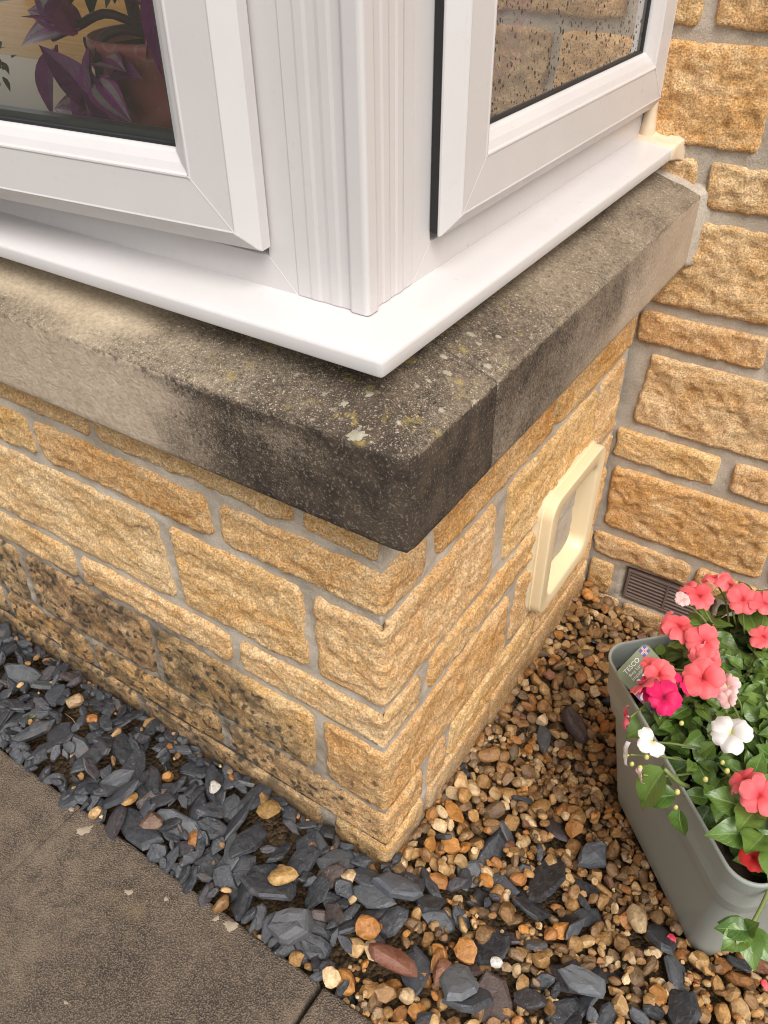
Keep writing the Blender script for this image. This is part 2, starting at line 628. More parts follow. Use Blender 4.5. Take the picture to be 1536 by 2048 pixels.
def bay_map(u, v, h):
    """u < 0 runs along the front, u > 0 along the side; h is how far the surface stands out"""
    th = sstep(-.008, .008, u) * (math.pi / 2)
    return np.stack([WX + np.minimum(u, 0) + h * np.sin(th), WY + np.maximum(u, 0) - h * np.cos(th), v], -1)


def house_map(u, v, h):
    return np.stack([u, HD - h, v], -1)


def bay_weather(P):
    """black lichen low on the front, lime bloom and mud at the foot of the side"""
    x, y, z = P[..., 0], P[..., 1], P[..., 2]
    front = sstep(.105, .080, y) * sstep(-.07, -.10, x)
    low = sstep(-.60, -.72, z + .07 * pn(x * 7, z * 7, 3.0) + .10 * sstep(-.55, -.2, x))
    st = front * low * (.35 + .65 * sstep(-.12, -.42, x)) * (.92 + .45 * sstep(-.30, -.70, x) + .6 * pn(x * 5, z * 6, 8.0) + .25 * sstep(-.70, -.80, z))
    lime = sstep(-.975, -1.03, z + .05 * pn(x * 9, y * 9, z * 9)) * sstep(-.09, -.07, x) * sstep(.62, .15, y)
    mud = sstep(-.985, -1.06, z + .04 * pn(x * 8, y * 8, z * 8)) * (.55 + .45 * sstep(.3, .0, y))
    return np.clip(st, 0, 1), np.clip(lime, 0, 1), np.clip(mud, 0, 1)


def house_weather(P):
    z = P[..., 2]
    zz = np.zeros_like(z)
    return zz, zz, sstep(-1.08, -1.15, z) * .5


def rock(parent, mp, weather, u0, u1, v0, v1, seed, res=.0052, proud=.0090, amp=1.0, skew=0.0):
    """one rock-faced stone: a pitched, broken face whose rim sinks into the mortar"""
    u0, u1, v0, v1 = u0 - .0045, u1 + .0045, v0 - .0045, v1 + .0040
    nu, nv = max(8, int((u1 - u0) / res)), max(6, int((v1 - v0) / res))
    U, V = np.meshgrid(np.linspace(u0, u1, nu), np.linspace(v0, v1, nv), indexing='ij')
    hv, hu = (v1 - v0) / 2, (u1 - u0) / 2
    cu_, cv_ = (u0 + u1) / 2, (v0 + v1) / 2
    Us = U + skew * (V - cv_)
    # distance to a wobbling outline with broken corners
    wob = .008 * pn(U * 17, V * 17, seed) + .0065 * pn(U * 60, V * 60, seed + 5)
    a, b = hu - np.abs(U - cu_), hv - np.abs(V - cv_)
    q = .020
    d = np.where((a < q) & (b < q), q - np.hypot(np.maximum(q - a, 0), np.maximum(q - b, 0)), np.minimum(a, b)) + wob - .003
    w = .0070 + .0045 * pn(U * 9, V * 9, seed + 2)
    edge = np.clip(d / w, -.35, 1)
    prof = np.where(edge > 0, 1 - (1 - np.clip(edge, 0, 1)) ** 2, edge)
    inside = sstep(-.002, .022, d)
    tilt = (.010 * pn(seed * 1.7, .3, .1)) * (V - cv_) / hv + (.008 * pn(seed * 2.1, 5, .1)) * (U - cu_) / hu
    big = fbm(U * 9 + seed, V * 13, seed, 3)
    fc = facets(U * 30 + 1.2 * pn(U * 14, V * 14, seed + 3), V * 38 + 1.2 * pn(U * 14, V * 14, seed + 4), int(seed * 13))
    fc2 = facets(U * 62 + 2 * pn(U * 40, V * 40, seed), V * 74, int(seed * 7) + 3)
    sm = fbm(U * 90, V * 90, seed, 3, .6)
    h = -.005 + (proud + .005) * prof + inside * amp * (.0072 * big + .8 * tilt + .0040 * fc + .0026 * fc2 + .0026 * sm)
    h[0, :] = h[-1, :] = h[:, 0] = h[:, -1] = -.03
    P = mp(Us, V, h)
    st, li, mu = weather(P)
    return obj('stone', P.reshape(-1, 3), grid_faces(nu, nv), STONE, parent, attrs={'stain': st.ravel(), 'lime': li.ravel(), 'mud': mu.ravel()})


BAY = root('bay_wall', (-.4, .3, -ZO), 'coursed yellow ochre stone wall of the bay under the grey sill', 'wall')
us = np.concatenate([np.linspace(-1.75, -.03, 290), np.linspace(-.028, .028, 15), np.linspace(.03, 1.02, 170)])
vz = np.linspace(-1.3, -.10, 200)
U, V = np.meshgrid(us, vz, indexing='ij')
h = .0046 * fbm(U * 16, V * 24, 2.0, 4) + .0020 * pn(U * 75, V * 75, 1)
P = bay_map(U, V, h)
st, li, mu = bay_weather(P)
obj('mortar', P.reshape(-1, 3), grid_faces(len(us), len(vz)), MORTAR, BAY, attrs={'stain': np.clip(st + mu, 0, 1).ravel()})

# front courses, top to bottom: (bottom, top, stones as u ranges; a range crossing 0 is a quoin)
X0 = WX
fr = lambda *xs: [(a - X0, b - X0) for a, b in xs]
COURSES = [
    (K[0], -.118, fr((-1.50, -1.17), (-1.15, -.676), (-.656, -.238), (-.213, -.084))),
    (K[1], K[0] - J, fr((-1.62, -1.24), (-1.22, -.858), (-.836, -.414), (-.388, .18 - WY + X0))),
    (K[2], K[1] - J, fr((-1.58, -1.13), (-1.105, -.548), (-.522, -.234), (-.212, .425 - WY + X0))),
    (K[3], K[2] - J, fr((-1.60, -1.31), (-1.29, -.852), (-.828, -.420), (-.396, .172 - WY + X0))),
    (K[4], K[3] - J, fr((-1.55, -1.084), (-1.056, -.664), (-.640, -.240), (-.214, .532 - WY + X0))),
    (K[5] + .004, K[4] - J, fr((-1.58, -1.222), (-1.200, -.912), (-.888, -.502), (-.476, .192 - WY + X0))),
    (-1.21, K[5] - .006, fr((-1.45, -1.062), (-1.036, -.772), (-.738, -.236), (-.206, .200 - WY + X0))),
]
SIDE = [
    (K[1], -.118, [(.205, .640), (.662, 1.075)]),
    (K[2], K[1] - J, [(.478, .902), (.922, 1.062)]),
    (K[3], K[2] - J, [(.205, .650), (.93, 1.07)]),
    (K[4], K[3] - J, [(.568, .660), (.935, 1.07)]),
    (K[5] + .004, K[4] - J, [(.216, .284), (.306, .700), (.722, 1.06)]),
    (-1.21, K[5] - .006, [(.214, .482), (.492, 1.055)]),
]
sd_ = 1.3
for v0, v1, stones in COURSES:
    for a, b in stones:
        sd_ += 3.71
        visible = b > -1.02
        rock(BAY, bay_map, bay_weather, a, b, v0, v1, sd_, .0052 if visible else .012, amp=1.0 if v1 > -.97 else .55, skew=.10 * math.sin(sd_ * 5) * (1 if b < 0 else 0))
for v0, v1, stones in SIDE:
    for a, b in stones:
        sd_ += 3.71
        rock(BAY, bay_map, bay_weather, a - WY, b - WY, v0, v1, sd_, .0055, amp=.95 if v1 > -.97 else .6, skew=.14 * math.sin(sd_ * 5))
# the damp-proof course shows as a thin black edge along the front and a stretch of the side
u_ = np.concatenate([np.linspace(-1.6, -.02, 150), np.linspace(-.012, .012, 5), np.linspace(.02, .98, 90)])
mb = MB()
hh = .0045 + .0035 * pn(u_ * 12, .2, .7) - .006 * sstep(.0, .02, u_)
zz = K[5] + .0022 * pn(u_ * 8, 3.0, 1)
rows = [bay_map(u_, zz + dz, hh + dh) for dz, dh in ((.0013, -.02), (.0013, 0), (-.0013, 0), (-.0013, -.02))]
mb.loops([list(map(tuple, r)) for r in rows], closed=False)
mb.build('damp_proof_course', DPC, BAY)

# ---------------------------------------------------------------- house wall
HOUSE = root('house_wall', (.5, HD, -ZO), 'coursed ochre stone house wall beside the window with the air vent', 'wall')
us, vz = np.linspace(-.6, 2.3, 300), np.concatenate([np.linspace(-1.3, .5, 200), np.linspace(.52, 2.4, 70)])
U, V = np.meshgrid(us, vz, indexing='ij')
h = .0046 * fbm(U * 15, V * 22, 6.0, 4) + .0020 * pn(U * 75, V * 75, 2)
# the vent sits in a recess of the mortar
vent_zone = sstep(.012, .03, U) * sstep(.262, .245, U) * sstep(-1.112, -1.098, V) * sstep(-.985, -1.0, V)
h = h - .034 * vent_zone
P = house_map(U, V, h)
st, li, mu = house_weather(P)
obj('mortar', P.reshape(-1, 3), grid_faces(len(us), len(vz)), MORTAR, HOUSE, attrs={'stain': (mu + .25 * sstep(-.9, -1.1, P[..., 2])).ravel()})
HC = [
    (.279, .470, [(-.24, -.073), (-.050, .37), (.39, .80), (.82, 1.25)]),
    (.0814, .258, [(-.25, .078), (.094, .52), (.54, 1.02), (1.04, 1.4)]),
    (-.030, .060, [(-.23, -.020), (.003, .44), (.46, .78), (.80, 1.2)]),
    (-.240, -.052, [(-.13, .46), (.48, .95), (.97, 1.4)]),
    (-.338, -.262, [(-.078, .203), (.218, .63), (.65, 1.1)]),
    (-.548, -.360, [(-.042, .52), (.54, 1.0), (1.02, 1.4)]),
    (-.657, -.570, [(-.078, .174), (.206, .66), (.68, 1.15)]),
    (-.876, -.680, [(-.068, .334), (.348, .82), (.84, 1.3)]),
    (-.975, -.900, [(-.084, .181), (.193, .62), (.64, 1.1)]),
    (-1.115, -.997, [(-.082, -.012), (.345, .80), (.82, 1.3)]),
    (-1.20, -1.113, [(-.075, .020), (.030, .42), (.44, .95)]),
]
for v0, v1, stones in HC:
    for a, b in stones:
        sd_ += 3.71
        near = a < .45
        rock(HOUSE, house_map, house_weather, a, b, v0, v1, sd_, .0058 if near else .014, proud=.0090, amp=1.0, skew=.06 * math.sin(sd_ * 5))
z_ = .49
while z_ < 2.2:
    hh_ = random.choice((.09, .19))
    x_ = -.3 + random.random() * .2
    while x_ < 1.9:
        l_ = random.uniform(.25, .55)
        sd_ += 3.71
        rock(HOUSE, house_map, house_weather, x_, x_ + l_, z_, z_ + hh_, sd_, .022)
        x_ += l_ + .02
    z_ += hh_ + .022
# side stretch of the house wall further along, and the thickness of it, stay plain mortar behind the stones

# ================================================================ stone sill
def sweep_corner(prof_fn, ts, x_end, y_end, corner=(0., 0.), y_start=None):
    """carry a profile (d inwards, z) round the bay corner: t in 0..1 is the front run, 1..2 the side run"""
    cx, cy = corner
    rows = []
    for t in ts:
        pr = prof_fn(t)
        d, z = pr[:, 0], pr[:, 1]
        if t <= 1:
            x = x_end + t * (cx - d - x_end)
            y = cy + d
        elif y_start is None:
            y = (cy + d) + (t - 1) * (y_end - cy - d)
            x = cx - d
        else:
            y = y_start + (t - 1) * (y_end - y_start)
            x = cx - d
        rows.append(np.stack([x, y + 0 * d, z], -1))
    return np.array(rows)


def slab_profile(wear=0.):
    r = .0032
    arc = [(r - r * math.cos(a), -r + r * math.sin(a)) for a in np.linspace(0, math.pi / 2, 6)]
    pts = [(.18, -.14), (.05, -.14), (.004, -.14), (.0012, -.139), (0, -.136)]
    pts += [(0, z) for z in np.linspace(-.128, -.010, 24)]
    pts += [(d, z + .30 * d) for d, z in arc]
    pts += [(d, .30 * d) for d in np.linspace(.010, .15, 34)]
    pts += [(.18, .054)]
    return np.array(pts)


SP = slab_profile()


def sill_slab(name, ts, x_end, y_end, label, loc, y_start, seed):
    P = sweep_corner(lambda t: SP, ts, x_end, y_end, y_start=y_start)
    # rounded outer corner, worn arris, cast-stone unevenness
    x, y, z = P[..., 0], P[..., 1], P[..., 2]
    k = np.maximum(0, .012 - np.hypot(np.maximum(x, -.4), np.minimum(y, .4)))
    near = np.exp(-((x / .016) ** 2 + (y / .016) ** 2))
    P[..., 0] -= .0035 * near
    P[..., 1] += .0035 * near
    ar = np.exp(-(((z - .001) / .008) ** 2)) * np.exp(-(np.minimum(np.abs(y), np.abs(x)) / .012) ** 2)
    wear = ar * (.0008 + .0042 * np.clip(pn(x * 26, y * 26, 2.1 + seed), -.2, 1) * np.exp(-np.hypot(x, y) / .35) + .0018 * pn(x * 90, y * 90, 5))
    P[..., 2] -= wear * 1.3
    fl = .0011 * fbm(x * 30, y * 30, z * 30, 3)
    P[..., 0] -= np.where(np.abs(x) < .012, wear * .6 + fl, 0)
    P[..., 1] += np.where(np.abs(y) < .012, wear * .6 + fl, 0)
    P[..., 2] += np.where((x < -.012) & (y > .012), fl, 0)
    # weathering
    r = np.hypot(np.minimum(x, 0), np.maximum(y, 0))
    top = sstep(-.006, .002, z - .3 * np.minimum(-x, np.maximum(y, 0)) + .002)
    nz = fbm(x * 5, y * 5, z * 6, 3)
    dist = np.where(y > .012, y, -x)
    side = (x > -.006)
    face_front = sstep(.62, .02, -x + .24 * nz + 1.0 * (z + .07)) ** 1.35 * (1 - top)
    # side face: the corner block is nearly black, the next slab only browned
    face_side = np.where(y < .214, 1.10 - .4 * np.clip(y, 0, .22) + .3 * nz, np.clip(.72 - .75 * (y - .21) + .35 * nz + 1.6 * (z + .06), .0, .85) * sstep(1.0, .75, y))
    tops = np.where(y < .012 + .0, .5, .5)
    fr_top = .40 + .52 * sstep(.65, .05, -x) + .30 * nz - .34 * sstep(.02, .06, np.maximum(y, 0)) * sstep(-.30, -.55, x)
    sd_top = np.clip(.84 - .30 * y + .35 * nz, .25, 1.0)
    tp = np.where(-x > np.maximum(y, 0), fr_top, sd_top)
    stain = np.where(top > .5, tp * .78, np.where(side & (y > .004), face_side, face_front))
    # dark line where water hangs under the arris of the front
    stain = stain + .35 * sstep(-.035, -.008, z) * (1 - top) * sstep(.75, .25, -x) * (y < .01) + .30 * np.exp(-((x / .10) ** 2)) * (y < .01) * (1 - top)
    lich = top * sstep(.42, .10, np.hypot(x + .05, y - .10))
    # edge of the dark corner is bleached along the arris
    bl = np.exp(-((x / .0055) ** 2 + (y / .0055) ** 2)) * (1 - top)
    stain = np.clip(stain - .7 * bl * (z > -.13), 0, 1)
    nu, nv = P.shape[:2]
    v = P.reshape(-1, 3)
    f = [tuple(q) for q in grid_faces(nu, nv).tolist()] + [tuple(range(nv)), tuple((nu - 1) * nv + i for i in range(nv))[::-1]]
    o = obj(name, v, f, CAST, None, loc, True, {'stain': stain.ravel(), 'lichen': np.clip(lich, 0, 1).ravel(), 'top': top.ravel()})
    tag(o, label, 'window sill', 'stone sill slabs')
    return o


ts = np.concatenate([np.linspace(0, .55, 30), np.linspace(.56, .995, 150), [1.0], 1 + np.linspace(.01, 1, 60)])
sill_slab('stone_sill', ts, -1.7, .2125, 'long weathered sill slab turning the bay corner, black stained at its end', (-.1, .05, -.14), None, 0.)
ts2 = 1 + np.linspace(.0005, 1, 150)
o = sill_slab('stone_sill', ts2, -1.7, 1.092, 'straight brown sill slab running from the joint to the house wall', (-.06, .6, -.14), .2165, 3.)
# pale lichen crusts on the slabs
LICH = plain('pale_lichen_crust', (.33, .30, .225), .95, .2, .45, 160, .9)
for par, (cx_, cy_, rx_, ry_, an_) in [('stone_sill', q) for q in ((-.078, .010, .013, .007, .5), (-.100, .070, .006, .005, 0), (-.120, .045, .005, .004, 1), (-.052, .172, .006, .005, .4), (-.072, .198, .005, .004, .2), (-.06, .14, .004, .003, 0))] + [('stone_sill.001', q) for q in ((-.024, .231, .006, .004, .8), (-.073, .272, .006, .004, .3), (-.055, .262, .004, .003, .3), (-.045, .30, .004, .003, .3))]:
    v_, f_ = blob(cx_, cy_, rx_, ry_, an_, cx_ * 50 + cy_ * 31, z=0., h=.0008, n=30)
    v_ = [(x, max(y, .0015), z + .30 * min(-x, max(y, 0.)) + .0006 - (.0012 if y < .003 else 0)) for x, y, z in v_]
    obj('lichen_crust', v_, f_, LICH, bpy.data.objects[par])
# end faces of the joint and its mossy bedding mortar
JM = plain('mossy_joint_mortar', (.085, .075, .045), .95, .2, .5, 80, .8)
mb = MB()
pr = SP.copy()
L = []
for yy in (.208, .2205):
    L.append([(-max(d, .0035) if zz > -.13 else -max(d, .004), yy, zz - .0026) for d, zz in pr])
mb.loops(L, closed=True, cap0=True, cap1=True)
mj = mb.build('mortar_joint', JM, None, (-.06, .214, -.14))
tag(mj, 'thin dark mossy mortar joint between the two sill slabs', 'mortar joint')
# mortar fillet where the sill meets the house wall
mb = MB()
L = []
for yy, o_ in ((1.076, -.001), (1.079, .003), (1.086, .008), (1.094, .018), (1.101, .028)):
    row = []
    for i, (d, zz) in enumerate(SP):
        wobble = .003 * float(pn(zz * 40, d * 40, yy * 30))
        row.append((-d + (o_ + wobble if d < .02 else 0), yy, zz + ((o_ * .35 + wobble) if zz > -.02 else 0) - (.004 if zz < -.137 else 0)))
    L.append(row)
mb.loops(L, closed=True)
mf = mb.build('mortar_fillet', MORTAR, None, (-.05, 1.09, -.14), smooth=True)
tag(mf, 'grey mortar fillet sealing the sill end against the house wall', 'mortar fillet')

# ================================================================ plastic cill
CX, CY = -.068, .050


def cill_prof():
    return np.array([(.12, .066), (.030, .064), (.022, .060), (.002, .060), (.0006, .0612), (0, .0632), (0, .0772), (.0006, .0794), (.002, .0812), (.0045, .0822), (.03, .0846), (.076, .0905), (.12, .0945)])


ts = np.concatenate([np.linspace(0, .97, 60), np.linspace(.975, 1, 12), 1 + np.linspace(.005, 1, 60)])
P = sweep_corner(lambda t: cill_prof(), ts, -1.7, 1.086, (CX, CY))
cn = np.exp(-(((P[..., 0] - CX) / .004) ** 2 + ((P[..., 1] - CY) / .004) ** 2))
P[..., 0] -= .0012 * cn
P[..., 1] += .0012 * cn
o = obj('window_cill', P.reshape(-1, 3), grid_faces(*P.shape[:2]), UPVC, None, (-.1, .1, .06), smooth=True)
o.modifiers.new('flat', 'EDGE_SPLIT').split_angle = math.radians(28)
tag(o, 'white plastic cill with a sharp projecting corner above the stone sill', 'window cill')

# ================================================================ corner post
FY, FX = .128, -.143           # faces of the outer frames (front y, side x)
FZ = .0895
ZT = 1.90
sec = [(-.2455, .165), (-.2455, .1265), (-.226, .1265), (-.2225, .1256), (-.2125, .1256), (-.2075, .1265), (-.197, .1265), (-.1915, .1256), (-.1815, .1256), (-.1765, .1266), (-.1640, .1266), (-.1622, .1232), (-.1590, .1216), (-.1410, .1214), (-.1372, .1226), (-.1352, .1258), (-.1350, .1420), (-.1362, .1452), (-.1400, .1470), (-.1418, .1490), (-.1418, .1630), (-.1407, .1675), (-.1407, .1775), (-.1418, .1820), (-.1418, .1920), (-.1407, .1965), (-.1407, .2065), (-.1418, .2110), (-.1418, .2325), (-.18, .2325)]
POST = root('corner_post', (-.17, .15, FZ), 'white fluted corner post between the two windows', 'post')
mb = MB()
mb.loops([[(x, y, z) for x, y in sec] for z in (FZ + .0015, ZT)], closed=True, cap0=True, cap1=True)
bevel(mb.build('cover_trim', UPVC, POST), .0012, 2, 18)

# ================================================================ windows
SASH = [(.012, -.014), (.0, -.0035), (.0, -.0008), (.0014, .0006), (.0200, .0152), (.0222, .0172), (.0240, .0182), (.0262, .0176), (.0795, .0176), (.0815, .0184), (.0835, .0182)]
BEAD = [(.0835, .0182), (.0862, .0162), (.0950, .0125), (.1045, .0065), (.1075, .0035), (.1085, .0005), (.1085, -.006)]


def rect_loop(u0, u1, z0, z1, w, h, fr_):
    o_, t_, n_ = fr_
    q = [(u0 + w, z0 + w), (u1 - w, z0 + w), (u1 - w, z1 - w), (u0 + w, z1 - w)]
    return [tuple(o_ + t_ * a + n_ * h + Vector((0, 0, b))) for a, b in q]


def window(name, label, fr_out, fr_sash, ulen_frame, usash, zs, loc, seal_in=.002, edge_back=-.0035, pane=None):
    """outer frame, sash with welded mitres, glazing bead, gasket, spacer bar and a sealed double pane"""
    R_ = root(name, loc, label, 'window')
    # outer frame
    mb = MB()
    mb.loops([rect_loop(0, ulen_frame, FZ, ZT, w, h, fr_out) for w, h in ((0.0, -.06), (0, -.0012), (.0012, 0), (.043, 0), (.044, -.0012), (.050, -.020), (.050, -.06))])
    frame = mb.build('outer_frame', UPVC, R_)
    # frame weld
    o_, t_, n_ = fr_out
    mb = MB()
    mitre_strip(mb, [(0.0012, 0.0), (.0425, 0.0)], 0, ulen_frame, FZ, fr_out, .0007)
    mb.build('weld_line', BEADC, frame)
    u0, u1 = usash
    z0, z1 = zs
    mb = MB()
    mb.loops([rect_loop(u0, u1, z0, z1, w, h, fr_sash) for w, h in [SASH[0] if edge_back > -.01 else (.004, edge_back - .002), (.0, edge_back)] + SASH[2:]])
    sash = mb.build('sash', UPVC, R_)
    mb = MB()
    mitre_strip(mb, SASH[3:], u0, u1, z0, fr_sash, .0009)
    mb.build('weld_line', BEADC, sash)
    # black rubber seal behind the sash flange; its black also stands in for gap shade
    mb = MB()
    mb.loops([rect_loop(u0, u1, z0, z1, w, h, fr_sash) for w, h in ((seal_in, -.0035), (seal_in + .0002, -.0165), (.026, -.0165), (.026, -.0035))])
    mb.build('gap_shade_seal', BLACK, sash)
    mb = MB()
    mb.loops([rect_loop(u0, u1, z0, z1, w, h, fr_sash) for w, h in BEAD])
    bevel(mb.build('glazing_bead', UPVC, sash), .0008, 1, 15)
    mb = MB()
    mb.loops([rect_loop(u0, u1, z0, z1, w, h, fr_sash) for w, h in ((.1075, -.0012), (.1120, -.0016), (.1128, -.0046), (.1128, -.0065))])
    mb.build('gasket', BLACK, sash)
    mb = MB()
    mb.loops([rect_loop(u0, u1, z0, z1, w, h, fr_sash) for w, h in ((.110, -.0095), (.1205, -.0095), (.1205, -.026), (.110, -.026))])
    mb.build('spacer_bar', ALU, sash)
    for hh_ in (-.0066, -.030):
        mb = MB()
        l0 = rect_loop(u0, u1, z0, z1, .105, hh_, fr_sash)
        l1 = rect_loop(u0, u1, z0, z1, .105, hh_ - .002, fr_sash)
        if hh_ > -.02:
            flip = fr_sash[1].cross(Vector((0, 0, 1))).dot(fr_sash[2]) < 0
            mb.add(l0, [(3, 2, 1, 0) if flip else (0, 1, 2, 3)])
            mb.build('glass_pane', pane or GLASS, R_)
    # inside face of the sash
    mb = MB()
    mb.loops([rect_loop(u0, u1, z0, z1, w, h, fr_sash) for w, h in ((.012, -.014), (.03, -.014), (.03, -.055), (.112, -.055), (.112, -.032))])
    mb.build('inner_rail', UPVC, sash)
    return R_


def mitre_strip(mb, prof, u0, u1, z0, fr_, e):
    """the little weld seam that runs across a mitre"""
    o_, t_, n_ = fr_
    for side in (0, 1):
        ua, sg = (u0, 1) if side == 0 else (u1, -1)
        L_ = []
        for w, h in prof:
            c = o_ + t_ * (ua + sg * w) + n_ * (h + .0005) + Vector((0, 0, z0 + w))
            px = (t_ * sg * 1.0 - Vector((0, 0, 1))).normalized()
            L_.append([tuple(c - px * e), tuple(c + px * e)])
        mb.loops(L_, closed=False)


BEADC = plain('white_weld_seam', (.80, .78, .77), .4, .5, .04)
# front window: its sash hangs on the post side and stands a little open
fo = (Vector((-.2462, FY, 0)), Vector((-1, 0, 0)), Vector((0, -1, 0)))
a_ = math.radians(5.5)
hs_ = (Vector((-.2803, .105, 0)), Vector((-math.cos(a_), -math.sin(a_), 0)), Vector((math.sin(a_), -math.cos(a_), 0)))
WF = window('window', 'front bay window, sash ajar, potted purple plant behind its glass', fo, hs_, 1.30, (0, 1.05), (.1479, 1.82), (-.8, .13, FZ), .012, -.0185)
# side window: shut, ends against the house wall
so = (Vector((FX, .2332, 0)), Vector((0, 1, 0)), Vector((1, 0, 0)))
ss = (Vector((-.1250, .2713, 0)), Vector((0, 1, 0)), Vector((1, 0, 0)))
WS = window('window', 'side bay window with rain-spotted glass next to the house wall', so, ss, .862, (0, .802), (.1442, 1.82), (-.15, .7, FZ), pane=WETGLASS)

# raindrops on the side pane
WATER = Mat('rain_water', .02, .5)
WATER.b.inputs['Transmission Weight'].default_value = 1.0
WATER.b.inputs['IOR'].default_value = 1.33
WATER.col((.45, .43, .40))  # grey tint stands in for the dark that clear drops refract
ico_v, ico_f = None, None


def ico(sub):
    import bmesh
    bm = bmesh.new()
    bmesh.ops.create_icosphere(bm, subdivisions=sub, radius=1.0)
    v = np.array([q.co[:] for q in bm.verts])
    f = np.array([[q.index for q in p.verts] for p in bm.faces])
    bm.free()
    return v, f


iv, if_ = ico(1)
vv, ff, nb = [], [], 0
r_ = np.random.default_rng(3)
for k in range(1500):
    y = .375 + r_.random() * .60
    z = .245 + r_.random() ** 1.3 * .34
    s_ = .0009 + .0015 * r_.random() ** 2.5
    vv.append(np.array([-.1316, y, z]) + iv * np.array([s_ * .6, s_ * .9, s_ * (1.0 + .9 * r_.random())]))
    ff.append(if_ + nb)
    nb += len(iv)
o = obj('raindrops', np.concatenate(vv), np.concatenate(ff), WATER.m, WS)
tag(o, kind='stuff')

# sealant run down the end of the side window and over the cill end
mb = MB()
r_ = np.random.default_rng(5)
pts, rad = [], []
for z in np.arange(.086, 1.88, .008):
    pts.append((-.1315 + .003 * float(pn(z * 30, .2, 0)), 1.085 + .002 * float(pn(z * 40, 3, 0)), z))
    rad.append(.0115 + .004 * float(pn(z * 22, 1, 7)) + .0025 * float(pn(z * 70, 1, 3)) + .006 * math.exp(-(z - .086) / .03))
mb.tube(pts, rad, 10)
SEAL = root('window_sealant', (-.1, 1.085, .06), 'cream sealant bead and lumpy blob where the window meets house wall', 'sealant')
mb.build('bead', MASTIC, SEAL, smooth=True)
L = []
cp = cill_prof()
for yy, g in ((1.056, -.001), (1.059, .0035), (1.074, .005), (1.086, .008), (1.092, .013), (1.104, .014)):
    row = []
    for d, z in cp[2:]:
        n1 = .004 * float(pn(d * 60, z * 60, yy * 50)) + .002 * float(pn(d * 150, z * 90, yy * 120))
        gg = g + (n1 if g > 0 else 0)
        row.append((CX - d + (gg if d < .02 else gg * .2), yy + .004 * float(pn(d * 40, z * 30, 1)), z + (gg if z > .07 else -gg * .5)))
    L.append(row)
mb = MB()
mb.loops(L, closed=True, cap0=True)
mb.build('blob', MASTIC, SEAL, smooth=True)


# ================================================================ cat flap
def rr2(y0, y1, z0, z1, r, n=7):
    pts = []
    for cy, cz, a0 in ((y1 - r, z1 - r, 0), (y0 + r, z1 - r, 90), (y0 + r, z0 + r, 180), (y1 - r, z0 + r, 270)):
        for k in range(n + 1):
            a = math.radians(a0 + 90 * k / n)
            pts.append((cy + r * math.cos(a), cz + r * math.sin(a)))
    return pts


FLAP = root('cat_flap', (-.07, .78, -.83), 'cream plastic cat flap set in the side of the bay wall', 'cat flap')
xo = -.046
y0, y1, z0, z1 = .632, .926, -.832, -.502
L = []
for ins, x, r in ((-.003, WX - .02, .047), (-.003, WX + .016, .047), (.0, WX + .018, .045), (.0, xo - .006, .045), (.001, xo - .002, .044), (.0035, xo, .042), (.034, xo, .036), (.0375, xo - .002, .034), (.040, xo - .006, .033), (.046, xo - .030, .030), (.048, WX - .05, .028)):
    L.append([(x, a, b) for a, b in rr2(y0 + ins, y1 - ins, z0 + ins, z1 - ins, r)])
mb = MB()
mb.loops(L)
fr_o = mb.build('frame', CREAM, FLAP, smooth=True)
fr_o.modifiers.new('flat', 'EDGE_SPLIT').split_angle = math.radians(35)
# inner lining and the clear tinted door with its cream bottom rail
CLEAR = Mat('smoky_clear_plastic', .25, .5)
CLEAR.col((.55, .50, .48))
CLEAR.b.inputs['Alpha'].default_value = .78
INNER = plain('pale_grey_lining', (.50, .47, .45), .5, .5, .08)
ry0, ry1, rz0, rz1 = y0 + .049, y1 - .049, z0 + .049, z1 - .049
mb = MB()
mb.loops([[(x, a, b) for a, b in rr2(ry0 + i, ry1 - i, rz0 + i, rz1 - i, .026)] for x, i in ((-.098, .002), (-.094, .004), (-.094, .020), (-.098, .022))])
door = mb.build('door_rim', INNER, FLAP)
mb = MB()
mb.loops([[(x, a, b) for a, b in rr2(ry0 + .006, ry1 - .006, rz0 + .006, rz1 - .006, .022)] for x in (-.100, -.0965)], cap0=True, cap1=True)
mb.build('clear_door', CLEAR.m, FLAP)
mb = MB().box((-.090, ry0 + .018, rz0 + .02), (-.086, ry0 + .021, rz1 - .01))
mb.box((-.1, ry0 + .03, rz0 + .075), (-.087, ry0 + .045, rz0 + .088))
mb.build('catch', INNER, FLAP)
mb = MB().box((-.102, ry0 - .02, rz0 - .02), (-.1015, ry1 + .02, rz0 + .085))
mb.build('inner_panel', plain('pale_panel', (.62, .58, .55), .5), FLAP)
mb = MB()
mb.loops([[(x, a, b) for a, b in rr2(y0 + i, y1 - i, z0 + i, z1 - i, .045)] for x, i in ((WX + .000, -.006), (WX + .012, -.004), (WX + .013, .004))])
sealant = obj('sealant', np.array(mb.v) + .0010 * np.stack([pn(*(np.array(mb.v).T * 70), ) * 1.6, pn(*(np.array(mb.v).T * 60 + 9)), pn(*(np.array(mb.v).T * 60 + 4))], -1), mb.f, plain('white_filler', (.62, .50, .33), .8, .3, .2, 60), FLAP)

